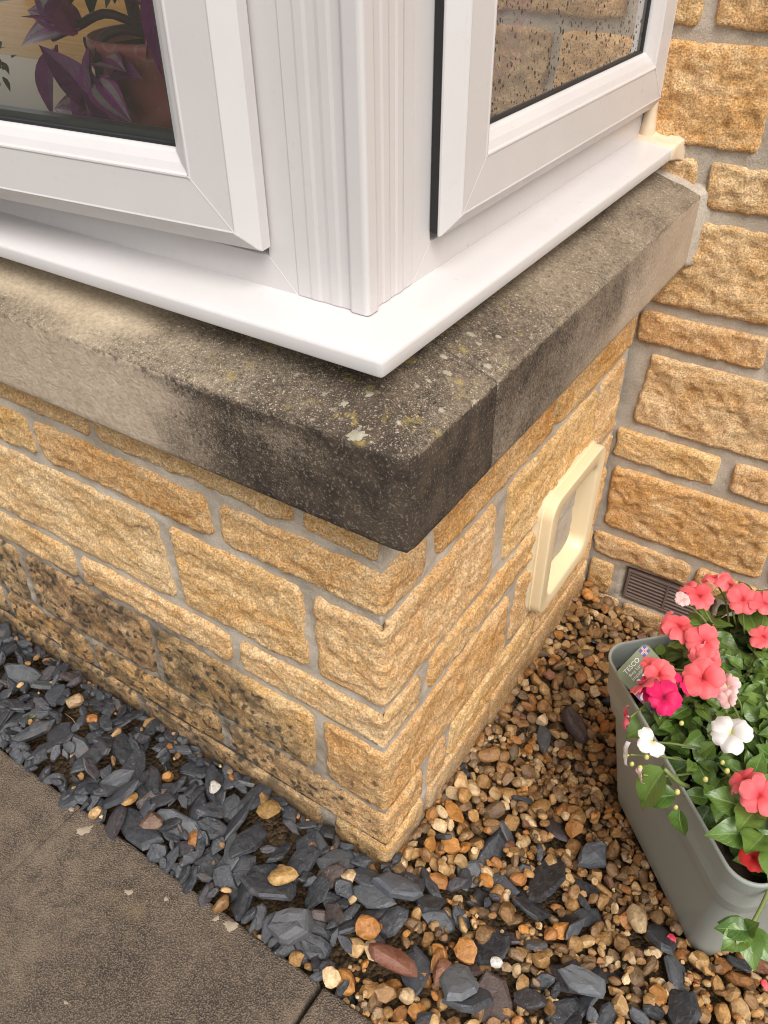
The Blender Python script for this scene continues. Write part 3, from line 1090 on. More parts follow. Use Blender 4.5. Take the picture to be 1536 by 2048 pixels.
# ================================================================ air vent
VENT_M = plain('dull_brown_clay_plastic', (.165, .115, .095), .6, .4, .2, 25)
VENT = root('air_vent', (.14, 1.09, -1.095), 'brown louvred air vent low in the house wall behind the red flowers', 'vent')
vx0, vx1, vz0, vz1 = .026, .250, -1.096, -.996
mb = MB()
fl = lambda w, y: [(vx0 + w, y, vz0 + w), (vx1 - w, y, vz0 + w), (vx1 - w, y, vz1 - w), (vx0 + w, y, vz1 - w)]
mb.loops([fl(0, 1.125), fl(0, 1.0985), fl(.001, 1.0975), fl(.0065, 1.0975), fl(.0075, 1.0985), fl(.0075, 1.125)])
mb.build('frame', VENT_M, VENT)
mb = MB().box((.134, 1.0985, vz0 + .0076), (.1395, 1.118, vz1 - .0076))
mb.build('divider', VENT_M, VENT)
mb = MB().box((vx0 + .002, 1.1182, vz0 + .002), (vx1 - .002, 1.1215, vz1 - .002))
mb.build('shade_backing', BLACK, VENT)  # black sheet stands in for the shade inside the vent
for a, b in ((vx0 + .0078, .1338), (.1397, vx1 - .0078)):
    for k in range(7):
        z = vz0 + .0135 + k * .0121
        mb = MB()
        prof = [(1.0995, z - .0035), (1.0995, z - .0010), (1.1160, z + .0062), (1.1160, z + .0040)]
        mb.loops([[(a, y, q) for y, q in prof], [(b, y, q) for y, q in prof]], cap0=True, cap1=True)
        mb.build('louvre', VENT_M, VENT)

# ================================================================ inside the bay
PINE = Mat('honey_pine', .45, .4)
wv = PINE.n('ShaderNodeTexNoise', {'Vector': PINE.n('ShaderNodeMapping', {'Vector': PINE.tc, 'Scale': (2, 30, 30)}).outputs[0], 'Scale': 2.5, 'Detail': 6}).outputs['Fac']
PINE.col(PINE.ramp(wv, [(.3, (.62, .34, .10)), (.7, (.76, .47, .18))]))
WALLP = plain('cream_room_wall', (.80, .72, .58), .9, .3, .05)
BOARD_M = plain('pale_window_board', (.78, .62, .42), .35, .5, .06, 6)
mb = MB().box((-2.6, .19, .165), (-.20, .62, .19))
tag(mb.build('window_board', BOARD_M, None, (-1., .4, .165)), 'pale board inside the bay behind the front window', 'window board')
mb = MB()
mb.box((-2.7, .62, -1.19), (-.23, .625, .165))
tag(mb.build('room_wall', WALLP, None, (-1.4, .62, -ZO)), kind='structure')
for nm, a, b in (('room_wall', (-.20, 1.14, -1.19), (-.18, 3.42, 2.2)), ('room_ceiling', (-2.92, .17, 2.06), (-.19, 3.42, 2.08)), ('room_floor', (-2.9, .63, -1.195), (-.2, 3.4, -1.19))):
    tag(MB().box(a, b).build(nm, WALLP, None, ((a[0] + b[0]) / 2, (a[1] + b[1]) / 2, a[2])), kind='structure')
# unseen lid of the bay, added above the windows to shade the interior
tag(MB().box((-2.2, .03, ZT + .002), (-.05, 1.09, ZT + .055)).build('added_bay_roof', UPVC, None, (-1., .5, ZT)), kind='structure')
# pine chest seen beyond the board
CH = root('pine_chest', (-1.6, 1.0, -1.19), 'honey pine chest standing in the room behind the purple plant', 'chest')
for k in range(6):
    mb = MB().box((-2.5, .70 + k * .125, .12), (-.75, .822 + k * .125, .155))
    bevel(mb.build('plank', PINE.m, CH), .003)
bevel(MB().box((-2.48, .715, -1.19), (-.77, 1.43, .119)).build('carcass', PINE.m, CH), .003)
CH2 = bevel(MB().box((-2.5, 1.46, -1.19), (-.6, 1.50, .75)).build('headboard', PINE.m, CH), .003)

# patterned terracotta-pink pot with the purple spiderwort
POT_M = Mat('dusky_pink_glaze', .35, .5)
pv = POT_M.n('ShaderNodeMapping', {'Vector': POT_M.tc, 'Scale': (1, 1, 1)}).outputs[0]
ring = POT_M.vor(21, 'F1', 'Distance', pv, .55)
lines = POT_M.math('MULTIPLY', POT_M.rng(ring, .34, .36), POT_M.rng(ring, .40, .38), clamp=True)
dots = POT_M.rng(POT_M.vor(95), .20, .16)
POT_M.col(POT_M.mix(POT_M.math('MULTIPLY', POT_M.math('MAXIMUM', lines, POT_M.math('MULTIPLY', dots, .4)), .40), (.66, .19, .175), (.84, .56, .50)))


def lathe(prof, c, n=40):
    return [[(c[0] + r * math.cos(2 * math.pi * k / n), c[1] + r * math.sin(2 * math.pi * k / n), z) for k in range(n)] for r, z in prof]


PC = (-.612, .312)
POT = root('plant_pot', (PC[0], PC[1], .19), 'dusky pink pot with swirl pattern on the window board', 'plant pot')
mb = MB()
mb.loops(lathe([(.0, .1905), (.076, .1905), (.080, .194), (.092, .262), (.104, .318), (.108, .322), (.108, .332), (.104, .334), (.100, .330), (.096, .316), (.08, .30)], PC), cap1=False)
mb.build('body', POT_M.m, POT, smooth=True)
mb = MB()
mb.loops(lathe([(.098, .314), (.0, .317)], PC))
mb.build('compost', SOIL, POT)


def leaf_mesh(L_, Wd, fold=.25, curl=.3, tip=1.6, n=9, m=4, wave=0., base=.08):
    """a leaf along +x, lying in xy, folded on its midrib and curling down"""
    v = []
    for i in range(n + 1):
        t = i / n
        w = Wd * (math.sin(math.pi * min(1, t ** .8 * (1 - base) + base)) ** .8) * (1 if t < .5 else (1 - ((t - .5) / .5) ** tip * .35))
        if i == n: w = Wd * .01
        for j in range(-m, m + 1):
            s = j / m
            y = w * s
            z = fold * abs(y) - curl * L_ * t * t + wave * L_ * math.sin(t * 14 + s * 2) * abs(s) * .06
            v.append((L_ * t * (1 - .12 * curl * t), y, z))
    f = grid_faces(n + 1, 2 * m + 1)
    return np.array(v), f


def leaf_material(name, c0, c1, vein, rough=.32, stripes=None, under=None):
    M = Mat(name, rough, .5)
    uv = M.attr('leaf_uv', 'Color')
    sp = M.n('ShaderNodeSeparateColor', {'Color': uv})
    s, t = sp.outputs[0], sp.outputs[1]          # 0 midrib .. 1 margin ; 0 base .. 1 tip
    rnd = M.n('ShaderNodeObjectInfo').outputs['Random']
    nn = M.noise(45, 4)
    c = M.mix(M.rng(M.math('ADD', nn, M.math('MULTIPLY', rnd, .5)), .35, 1.0), c0, c1)
    if stripes:
        band = M.math('MULTIPLY', M.rng(s, .22, .32), M.rng(s, .74, .62), clamp=True)
        c = M.mix(M.math('MULTIPLY', band, M.rng(nn, .3, .6, .5, 1)), c, stripes)
    mid = M.rng(s, .07, .02)
    diag = M.math('SUBTRACT', M.math('MULTIPLY', t, 7.0), M.math('MULTIPLY', s, 2.6))
    side = M.rng(M.math('ABSOLUTE', M.math('SUBTRACT', M.math('FRACT', diag), .5)), .06, .02, 0, .5)
    if vein: c = M.mix(M.math('MAXIMUM', mid, side if not stripes else mid), c, vein)
    if under:
        bf = M.n('ShaderNodeNewGeometry').outputs['Backfacing']
        c = M.mix(bf, c, under)
    M.col(c)
    M.rough(M.rng(nn, .3, .7, rough - .06, rough + .1))
    M.b.inputs['Subsurface Weight'].default_value = 0.0
    M.bump(M.math('ADD', M.math('MULTIPLY', side, -.8), nn), .4, .002)
    return M.m


def leaf_data(name, mat, *a, **k):
    v, f = leaf_mesh(*a, **k)
    n, m = k.get('n', 9), k.get('m', 4)
    uv = np.array([(abs(j) / m, i / n, 0) for i in range(n + 1) for j in range(-m, m + 1)])
    return make_mesh(name, v * S, f, mat, True, {'leaf_uv': uv})


def place(name, me, parent, pos, direction, up=(0, 0, 1), scale=1.0, roll=0.0):
    """a shared mesh whose +x looks along direction"""
    d = Vector(direction).normalized()
    u = Vector(up)
    y = u.cross(d)
    if y.length < 1e-4: y = Vector((0, 1, 0))
    y.normalize()
    z = d.cross(y)
    M3 = Matrix((d, y, z)).transposed().to_4x4() @ Matrix.Rotation(roll, 4, 'X')
    o = bpy.data.objects.new(name, me)
    COL.objects.link(o)
    o.parent = parent
    base = Vector(ORIG[parent.name])
    o.matrix_local = Matrix.Translation((Vector(pos) - base) * S) @ M3 @ Matrix.Scale(scale, 4)
    return o


PURP = leaf_material('purple_spiderwort_leaf', (.24, .018, .17), (.48, .05, .36), (.26, .03, .2), .3, (.58, .55, .48), (.7, .04, .5))
PLAIN_P = leaf_material('deep_violet_leaf', (.20, .014, .15), (.40, .03, .29), (.14, .015, .10), .3, None, (.75, .04, .52))
DARKG = leaf_material('dark_succulent_leaf', (.012, .018, .010), (.030, .040, .020), (.02, .03, .015), .4)
STEM_P = plain('purple_stem', (.10, .035, .055), .5, .4, .25)
SPW = root('spiderwort_plant', (PC[0], PC[1], .317), 'purple striped trailing plant in the pink pot behind the glass', 'houseplant')
mL = [leaf_data('leaf', PURP, .105, .026, .35, .28, n=8, m=4), leaf_data('leaf', PLAIN_P, .12, .024, .45, .18, n=8, m=4)]
def smooth_path(p, n=5):
    p = [Vector(q) for q in p]
    out = []
    for i in range(len(p) - 1):
        a, b, c, d = p[max(i - 1, 0)], p[i], p[i + 1], p[min(i + 2, len(p) - 1)]
        for k in range(n):
            t = k / n
            out.append(.5 * ((2 * b) + (c - a) * t + (2 * a - 5 * b + 4 * c - d) * t * t + (3 * b - a - 3 * c + d) * t ** 3))
    return out + [p[-1]]


stems = [[(-.56, .31, .315), (-.60, .24, .345), (-.635, .215, .33), (-.64, .205, .27), (-.625, .20, .225), (-.56, .185, .205)],
         [(-.58, .30, .315), (-.64, .25, .36), (-.69, .225, .345), (-.735, .215, .33)],
         [(-.55, .31, .315), (-.54, .24, .37), (-.51, .21, .40), (-.49, .20, .36)],
         [(-.56, .33, .315), (-.58, .29, .42), (-.60, .26, .50), (-.63, .25, .58)]]
for st_ in stems:
    st_ = smooth_path(st_)
    MBs = MB().tube(st_, [.006] * len(st_), 8)
    MBs.build('stem', STEM_P, SPW, smooth=True)
LV = [((-.68, .225, .345), (-.75, -.25, .30), 0), ((-.69, .222, .343), (-.9, -.3, -.02), 0), ((-.69, .222, .345), (.1, -.35, .95), 1), ((-.70, .22, .34), (-.2, -.3, .9), 0),
      ((-.645, .20, .245), (-.95, -.25, .12), 0), ((-.64, .20, .245), (-.55, -.25, .75), 1), ((-.64, .20, .25), (-.85, -.2, -.25), 0),
      ((-.64, .205, .28), (.15, -.2, -.9), 1), ((-.60, .19, .215), (-.35, -.2, .95), 1), ((-.57, .186, .207), (-.5, -.25, .8), 1),
      ((-.51, .21, .40), (-.1, -.2, -.97), 1), ((-.50, .20, .40), (.4, -.3, -.8), 1), ((-.53, .225, .38), (-.5, -.4, .5), 0),
      ((-.55, .187, .205), (.9, -.25, .05), 0), ((-.56, .186, .205), (-.9, -.3, -.05), 0), ((-.60, .26, .46), (-.8, -.4, .2), 0), ((-.60, .26, .50), (.5, -.5, .4), 1), ((-.63, .25, .55), (-.8, -.3, .5), 1)]
for p_, d_, k_ in LV:
    place('leaf', mL[k_], SPW, p_, d_, (0, -.5, .8), random.uniform(.85, 1.15), random.uniform(-.5, .5))
rl = np.random.default_rng(77)
for k in range(22):
    c_ = [(-.70, .222, .345), (-.63, .205, .30), (-.52, .215, .40), (-.60, .25, .46)][k % 4]
    place('leaf', mL[int(rl.integers(2))], SPW, tuple(np.array(c_) + rl.normal(size=3) * .014), (rl.normal() * .8, -.25 - .3 * rl.random(), rl.normal() * .7 + .1), (0, -.5, .8), rl.uniform(.55, .95), rl.normal() * .5)
# a few leaves lean towards the side pane
for p_, d_ in (((-.215, .575, .340), (.12, .95, -.28)), ((-.215, .57, .345), (.1, .8, .45)), ((-.22, .56, .335), (.1, .75, -.75)), ((-.215, .56, .35), (.1, -.3, .9))):
    place('leaf', mL[0], SPW, p_, d_, (.9, 0, .35), 1.5, .3)
MB().tube(smooth_path([(-.52, .33, .33), (-.42, .40, .37), (-.30, .49, .37), (-.217, .57, .342)]), .005, 7).build('stem', STEM_P, SPW, smooth=True)
# feathery green herb further along the board
HERB = root('herb_plant', (-1.06, .30, .19), 'feathery green herb standing on the board inside the front window', 'houseplant')
HM_ = plain('herb_green', (.10, .14, .05), .6)
mh = leaf_data('leaf', HM_, .022, .006, .2, .3, n=4, m=2)
rh = np.random.default_rng(31)
for k in range(9):
    e_ = (-1.06 + rh.normal() * .05, .29 + rh.normal() * .03, .24 + rh.random() * .06)
    MB().tube(smooth_path([(-1.06, .30, .19), ((-1.06 + e_[0]) / 2, .30, .23), e_]), .0018, 5).build('stem', HM_, HERB, smooth=True)
    for j in range(12):
        place('leaf', mh, HERB, tuple(Vector(e_) + Vector(rh.normal(size=3)) * .014), rh.normal(size=3), (0, 0, 1), rh.uniform(.7, 1.3))
# dark succulent hanging behind it
SUC = root('succulent_plant', (-.80, .42, .19), 'dark green leafy houseplant behind the purple plant', 'houseplant')
MB().tube([(-.78, .43, .192), (-.80, .42, .42), (-.84, .40, .50)], [.012, .010, .007], 7).build('stem', STEM_P, SUC, smooth=True)
mD = leaf_data('leaf', DARKG, .085, .017, .1, .1, n=6, m=3)
r_ = np.random.default_rng(8)
for k in range(64):
    p_ = (-.81 + r_.normal() * .075, .38 + r_.normal() * .035, .40 + r_.random() * .14)
    d_ = (r_.normal() * .7 - .3, r_.normal() * .4 - .3, -r_.random() * 1.1 + .1)
    place('leaf', mD, SUC, p_, d_, (0, 0, 1), r_.uniform(.8, 1.25), r_.uniform(-1, 1))

# ================================================================ planter
PL_C, PL_YAW, PL_H, PL_L, PL_W, PL_T = (.448, .476, -1.118), -.771, .424, .486, .37, .057
pt = Vector((math.cos(PL_YAW), math.sin(PL_YAW), 0))
pnv = Vector((-math.sin(PL_YAW), math.cos(PL_YAW), 0))


def pl(a, b, z):
    q = Vector(PL_C) + pt * a + pnv * b
    return (q.x, q.y, PL_C[2] + z)


GREY = Mat('matt_grey_green_plastic', .42, .4)
g1 = GREY.noise(6, 5, .6)
g2 = GREY.noise(150, 3, .6)
GREY.col(GREY.mix(GREY.rng(g2, .66, .74, 0, .35), GREY.ramp(g1, [(.3, (.285, .305, .275)), (.7, (.325, .345, .315))]), (.35, .33, .28)))
GREY.rough(GREY.rng(g1, .3, .7, .36, .5))
GREY.bump(g2, .12, .0006)
PLANTER = root('planter', PL_C, 'grey green plastic trough planter full of busy lizzies on the gravel', 'planter')


def prr(ins, r, n=9):
    r = r * .62
    L2, W2 = PL_L / 2 - ins, PL_W / 2 - ins
    o_ = []
    for a, b, a0 in ((L2 - r, W2 - r, 0), (-L2 + r, W2 - r, 90), (-L2 + r, -W2 + r, 180), (L2 - r, -W2 + r, 270)):
        for k in range(n + 1):
            t = math.radians(a0 + 90 * k / n)
            o_.append((a + r * math.cos(t), b + r * math.sin(t)))
    return o_


H_, T_ = PL_H, PL_T
step = .285
tp = lambda z: T_ * (1 - z / H_)
lv = [(.012 + T_, .0, .052), (.003 + T_, .002, .058), (T_, .008, .060)]
lv += [(tp(z), z, .062) for z in (.05, .10, .15, .20, .25)] + [(tp(step) + .0005, step - .004, .064), (tp(step) - .0005, step, .064), (tp(step) - .0085, step + .004, .070), (tp(step) - .0095, step + .007, .071)]
lv += [(tp(z) - .0095, z, .073) for z in (.33, .38, .405)] + [(-.0090, H_ - .006, .073)]
mb = MB()
mb.loops([[pl(a, b, z) for a, b in prr(i, r)] for i, z, r in lv], cap0=True)
body = mb.build('body', GREY.m, PLANTER, smooth=True)
mb = MB()
mb.loops([[pl(a, b, z) for a, b in prr(i, r)] for i, z, r in ((.0, H_ - .09, .065), (-.004, H_ - .006, .069), (-.0048, H_ - .0012, .0705), (-.0060, H_, .071), (-.0080, H_, .0725), (-.0094, H_ - .0014, .0734), (-.0096, H_ - .0058, .0734))])
mb.build('rim', GREY.m, PLANTER, smooth=True)
mb = MB()
soil = [[pl(a * s_, b * s_, H_ - .055 + .012 * float(pn(a * 30 * s_, b * 30 * s_, 1))) for a, b in prr(.006, .062)] for s_ in (1, .8, .6, .4, .2, .02)]
mb.loops(soil)
mb.build('compost', SOIL, PLANTER, smooth=True)

# ---------------------------------------------------------------- plant label with its print
TAGR = root('plant_label', pl(-.228, -.11, H_), 'green printed plant label stuck in the corner of the planter', 'label')
A = Vector((0.1902, 0.4064, -.635))
B = Vector((0.2155, 0.4757, -.600))
ex = (B - A)
wT = ex.length
ex.normalize()
dn = Vector((.52, -.36, -.66)).normalized()
dn = (dn - ex * dn.dot(ex)).normalized()
nz = ex.cross(dn)
if nz.z < 0: nz = -nz


def tp2(a, b, h=0.):
    return tuple(A + ex * (a * wT) + dn * (b * wT) + nz * h)


def card(name, pts, mat, h, th=.0008, parent=None):
    L_ = [[tp2(a, b, h) for a, b in pts], [tp2(a, b, h + th) for a, b in pts]]
    return MB().loops(L_, cap0=True, cap1=True).build(name, mat, parent or TAGR)


def rounded(a0, a1, b0, b1, r, n=5):
    return [(x, y) for x, y in rr2(a0, a1, b0, b1, r, n)]


TG = plain('sage_green_card', (.165, .185, .100), .4, .5, .04)
TY = plain('yellow_print', (.75, .36, .02), .4)
TWh = plain('white_print', (.72, .70, .66), .5)
TR = plain('red_print', (.42, .06, .05), .5)
TB = plain('blue_print', (.06, .07, .20), .5)
TPh = Mat('flower_photo_print', .4)
TPh.col(TPh.ramp(TPh.vor(75, 'F1', 'Color'), [(.1, (.03, .04, .02)), (.35, (.28, .05, .20)), (.6, (.36, .12, .26)), (.8, (.12, .03, .05))], 'CONSTANT'))
cd = card('card', [(0, 1.9), (0, .12), (.04, .035), (.12, 0), (.88, 0), (.96, .035), (1, .12), (1, 1.9)], TG, 0)
card('yellow_band', [(.0, .66), (.0, .57), (1., .57), (1., .66)], TY, .0009, .0004, cd)
card('photo_print', [(.0, 1.9), (.0, .67), (1., .67), (1., 1.9)], TPh.m, .0009, .0003, cd)
card('price_oval', [(.16 + .13 * math.cos(k * .5236), .82 + .08 * math.sin(k * .5236)) for k in range(12)], TWh, .0013, .0004, cd)
for a0, a1, b0, b1, m_ in ((.74, .95, .03, .22, TB), (.74, .95, .105, .145, TWh), (.825, .865, .03, .22, TWh), (.74, .95, .115, .135, TR), (.835, .855, .03, .22, TR)):
    card('flag_print', [(a0, b1), (a0, b0), (a1, b0), (a1, b1)], m_, .0009 + .0003 * (1 + (TB, TWh, TR).index(m_)), .0002, cd)
for cx_, cy_ in ((.28, .50), (.46, .50), (.64, .50)):
    card('icon_print', [(cx_ + .05 * math.cos(k * .5236), cy_ + .045 * math.sin(k * .5236)) for k in range(12)], TG if False else TWh, .0009, .0002, cd)


def lettering(txt, a, b, size, parent, mat):
    cu_ = bpy.data.curves.new('lettering', 'FONT')
    cu_.body = txt
    cu_.size = size * wT * S
    cu_.align_x = 'CENTER'
    cu_.extrude = .0001
    cu_.materials.append(mat)
    t_ = bpy.data.objects.new('lettering_source', cu_)
    o_ = bpy.data.objects.new('lettering', bpy.data.meshes.new_from_object(t_))
    bpy.data.objects.remove(t_)
    COL.objects.link(o_)
    o_.parent = parent
    M3 = Matrix((ex, -dn, ex.cross(-dn))).transposed().to_4x4()
    base = Vector(ORIG[TAGR.name])
    o_.matrix_local = Matrix.Translation((Vector(tp2(a, b, .0013)) - base) * S) @ M3
    return o_


lettering('TESCO', .40, .20, .15, cd, TWh)
lettering('Busy Lizzie', .42, .31, .10, cd, TWh)
lettering('Impatiens', .42, .42, .12, cd, TWh)

# ---------------------------------------------------------------- busy lizzies
LEAF = leaf_material('busy_lizzie_leaf', (.030, .080, .010), (.110, .185, .032), (.17, .25, .075), .30, None, (.10, .15, .06))
STEMG = plain('pale_green_stem', (.16, .20, .06), .45, .5, .3)
BUDM = plain('yellow_green_bud', (.50, .46, .14), .5, .5, .2)


def petal_material(name, c0, c1, eye):
    M = Mat(name, .55, .3)
    uv = M.attr('leaf_uv', 'Color')
    sp = M.n('ShaderNodeSeparateColor', {'Color': uv})
    s, t = sp.outputs[0], sp.outputs[1]
    n_ = M.noise(60, 3)
    c = M.mix(M.rng(M.math('ADD', t, M.math('MULTIPLY', M.math('SUBTRACT', n_, .5), .7)), .25, 1.0), c0, c1)
    c = M.mix(M.rng(t, .22, .02), c, eye)
    vn = M.rng(M.math('ABSOLUTE', M.math('SUBTRACT', M.math('FRACT', M.math('MULTIPLY', s, 3.0)), .5)), .10, .02, 0, .16)
    c = M.mix(vn, c, c0)
    M.col(c)
    M.b.inputs['Sheen Weight'].default_value = .15
    # thin petals let some light through
    tr = M.n('ShaderNodeBsdfTranslucent')
    M.set(tr.inputs['Color'], c)
    mx = M.n('ShaderNodeMixShader')
    mx.inputs[0].default_value = .28
    out = M.t.nodes['Material Output']
    M.t.links.new(M.b.outputs[0], mx.inputs[1])
    M.t.links.new(tr.outputs[0], mx.inputs[2])
    M.t.links.new(mx.outputs[0], out.inputs[0])
    return M.m


PET = {
    'coral': petal_material('coral_petal', (.86, .095, .110), (.90, .205, .215), (.42, .015, .02)),
    'magenta': petal_material('magenta_petal', (.62, .004, .085), (.74, .015, .14), (.25, .0, .03)),
    'rose': petal_material('rose_petal', (.62, .03, .075), (.70, .12, .14), (.4, .05, .06)),
    'white': petal_material('white_petal', (.80, .75, .72), (.84, .80, .78), (.62, .60, .25)),
    'blush': petal_material('blush_petal', (.78, .42, .42), (.84, .62, .58), (.7, .6, .3)),
    'red': petal_material('red_petal', (.70, .020, .020), (.76, .05, .04), (.3, .0, .0)),
}


def petal_mesh(mat, L_=.0318, Wd=.0158, notch=.2, seed=0):
    n, m = 7, 4
    v, uv = [], []
    for i in range(n + 1):
        t = i / n
        w = Wd * (math.sin(math.pi * (.10 + .62 * t)) ** 1.1)
        for j in range(-m, m + 1):
            s = j / m
            # heart-shaped outer edge
            reach = L_ * (t * (1 - .22 * s * s * t) - (notch * t ** 3 * math.exp(-(s / .35) ** 2)) * .55)
            z = .006 * math.sin(t * 2.2) - .010 * t * t * (1 + .6 * math.sin(seed * 3)) + .0022 * math.sin(s * 4 + seed * 2 + t * 3) * t - .004 * s * s * t
            v.append((.001 + reach, w * s * (1 + .04 * math.sin(t * 9 + seed)), z))
            uv.append((abs(s), t, 0))
    return make_mesh('petal', np.array(v) * S, grid_faces(n + 1, 2 * m + 1), mat, True, {'leaf_uv': np.array(uv)})


PETM = {k: [petal_mesh(m_, seed=q) for q in range(3)] for k, m_ in PET.items()}
LEAFM = [leaf_data('leaf', LEAF, .074, .0265, .30, c_, n=9, m=4, wave=w_) for c_, w_ in ((.25, .4), (.05, .7), (.45, .3), (.15, .9))]
EYE = {}


def eye_mesh(mat):
    v, f = ico(1)
    return make_mesh('flower', v * np.array([.0028, .0028, .0032]) * S, f, mat, True)


for k, c in (('coral', (.25, .02, .015)), ('magenta', (.12, 0, .015)), ('rose', (.5, .2, .15)), ('white', (.55, .50, .15)), ('blush', (.6, .5, .2)), ('red', (.2, 0, 0))):
    EYE[k] = eye_mesh(plain(k + '_eye', c, .6))

pr_ = np.random.default_rng(21)


def flower(plant, pos, nrm, kind, size=1.0, spin=None, petals=5, droop=0.0):
    """five overlapping heart-shaped petals round a small eye"""
    nrm = Vector(nrm).normalized()
    x = nrm.orthogonal().normalized()
    y = nrm.cross(x)
    e = bpy.data.objects.new('flower', EYE[kind])
    COL.objects.link(e)
    e.parent = plant
    base = Vector(ORIG[plant.name])
    M3 = Matrix((x, y, nrm)).transposed().to_4x4()
    e.matrix_local = Matrix.Translation((Vector(pos) - base) * S) @ M3 @ Matrix.Scale(size, 4)
    sp = pr_.uniform(0, 6.28) if spin is None else spin
    for k in range(petals):
        p_ = bpy.data.objects.new('petal', PETM[kind][k % 3])
        COL.objects.link(p_)
        p_.parent = e
        an = sp + 2 * math.pi * k / 5 + pr_.normal() * .10
        tilt = -(.02 + .30 * pr_.random()) + droop
        p_.matrix_local = Matrix.Rotation(an, 4, 'Z') @ Matrix.Rotation(tilt, 4, 'Y') @ Matrix.Translation((0, 0, (.0009 * k) * S)) @ Matrix.Rotation(pr_.normal() * .25, 4, 'X') @ Matrix.Scale(pr_.uniform(.84, 1.14), 4)
    return e


def stem(plant, a, b, r0, r1, bend=.02):
    a, b = Vector(a), Vector(b)
    pts = []
    off = Vector((pr_.normal(), pr_.normal(), 0)) * bend
    for k in range(6):
        t = k / 5
        pts.append(a.lerp(b, t) + off * math.sin(math.pi * t))
    MB().tube(pts, [r0 + (r1 - r0) * k / 5 for k in range(6)], 6).build('stem', STEMG, plant, smooth=True)


def rosette(plant, pos, n=7, size=1.0, lean=(0, 0, 1), spread_=1.0, droop=.25):
    """a whorl of leaves at a shoot tip"""
    up = Vector(lean).normalized()
    x = up.orthogonal().normalized()
    y = up.cross(x)
    a0 = pr_.uniform(0, 6.28)
    for k in range(n):
        an = a0 + k * 2.4 + pr_.normal() * .2
        ring_ = k / max(1, n - 1)
        el = .75 - 1.0 * ring_ * spread_ + pr_.normal() * .15 - droop * ring_
        d = (x * math.cos(an) + y * math.sin(an)) * math.cos(el) + up * math.sin(el)
        s_ = size * (.55 + .55 * ring_) * pr_.uniform(.85, 1.15)
        p_ = Vector(pos) + d * .012 - up * .018 * ring_
        place('leaf', LEAFM[int(pr_.integers(4))], plant, p_, d, tuple(up + Vector((0, -.15, .3))), s_, pr_.normal() * .35)


rimz = PL_C[2] + H_
soilz = rimz - .06
PLANTS = {}


def plant_root(key, a, b, label):
    PLANTS[key] = root('busy_lizzie', pl(a, b, H_ - .055), label, 'flower', 'busy lizzies in the planter')


plant_root('coral_back', -.14, .06, 'coral flowered busy lizzie at the far end below the air vent')
plant_root('magenta', -.15, -.09, 'magenta and rose flowered busy lizzie beside the plant label')
plant_root('white', .02, -.02, 'white flowered busy lizzie in the middle of the planter')
plant_root('coral_front', .14, .03, 'red flowered busy lizzie at the near end of the planter')


def base_of(key):
    return Vector(ORIG[PLANTS[key].name])


VIEW = (Vector(tuple(CAM)) - Vector(PL_C)).normalized()


def bloom(key, x, y, z, kind, size, nrm=None, **kw):
    nrm = Vector(nrm) if nrm else (VIEW * .9 + Vector((pr_.normal() * .28, pr_.normal() * .28, .45)))
    e = flower(PLANTS[key], (x, y, z), nrm, kind, size, **kw)
    n_ = nrm.normalized()
    b = base_of(key)
    st_ = Vector((x, y, z)) - n_ * .004
    stem(PLANTS[key], (b.x + (x - b.x) * .55, b.y + (y - b.y) * .55, z - .075), st_, .0022, .0014, .006)
    return e


# positions taken from the photograph at their height above the rim
bloom('coral_back', .2662, .6061, -.567, 'coral', 1.00)
bloom('coral_back', .3374, .6247, -.550, 'coral', 1.02)
bloom('coral_back', .2604, .5040, -.560, 'coral', 1.02)
bloom('coral_back', .3089, .4803, -.550, 'coral', 1.00, nrm=(-.1, -.5, .8))
bloom('coral_back', .3200, .4700, -.570, 'coral', .90, nrm=(.35, -.75, .35))
bloom('coral_back', .3330, .3992, -.550, 'coral', 1.12, spin=.9)
bloom('coral_back', .2690, .3679, -.550, 'coral', .95, nrm=(.2, -.55, .75))
bloom('coral_back', .2520, .3900, -.560, 'coral', .80, nrm=(-.2, .1, .9))
bloom('coral_back', .305, .655, -.555, 'coral', .85, nrm=(.5, .1, .8))
bloom('coral_back', .278, .650, -.550, 'coral', .80, nrm=(-.3, .2, .8))
bloom('coral_back', .2420, .6200, -.575, 'coral', .75, nrm=(-.8, -.2, .4))
bloom('coral_back', .2350, .5200, -.575, 'coral', .75, nrm=(-.85, -.1, .2))
bloom('coral_back', .374, .634, -.550, 'coral', .90)
bloom('coral_back', .392, .560, -.560, 'coral', .85)
bloom('coral_back', .2440, .5750, -.560, 'blush', .50)
bloom('magenta', .2904, .3245, -.550, 'magenta', .95, nrm=(.25, -.45, .8))
bloom('magenta', .2560, .3360, -.556, 'rose', 1.0, nrm=(-.7, .35, .55))
bloom('magenta', .2680, .3500, -.566, 'magenta', .95, nrm=(-.1, -.2, .9))
bloom('magenta', .3080, .3850, -.570, 'magenta', .85, nrm=(.55, .55, .6), petals=2)
bloom('magenta', .2540, .2680, -.562, 'rose', .75, nrm=(-.75, -.3, .05), petals=3)
bloom('white', .3721, .4057, -.550, 'blush', .72, nrm=(-.3, -.5, .7))
bloom('white', .3790, .3850, -.556, 'blush', .55, nrm=(-.3, -.7, .5))
bloom('white', .4033, .3143, -.550, 'white', 1.12, spin=.5)
bloom('white', .3020, .2450, -.566, 'white', .72, nrm=(.2, -.35, .85), petals=3)
bloom('white', .2760, .2270, -.600, 'white', .70, nrm=(-.75, -.6, -.1), petals=3)
bloom('white', .3060, .2090, -.610, 'blush', .50, nrm=(-.5, -.7, -.3), petals=3)
bloom('coral_front', .4648, .2272, -.550, 'coral', 1.0, nrm=(.15, -.5, .8))
bloom('coral_front', .4420, .2480, -.560, 'coral', .85, nrm=(-.7, .1, .7), petals=4)
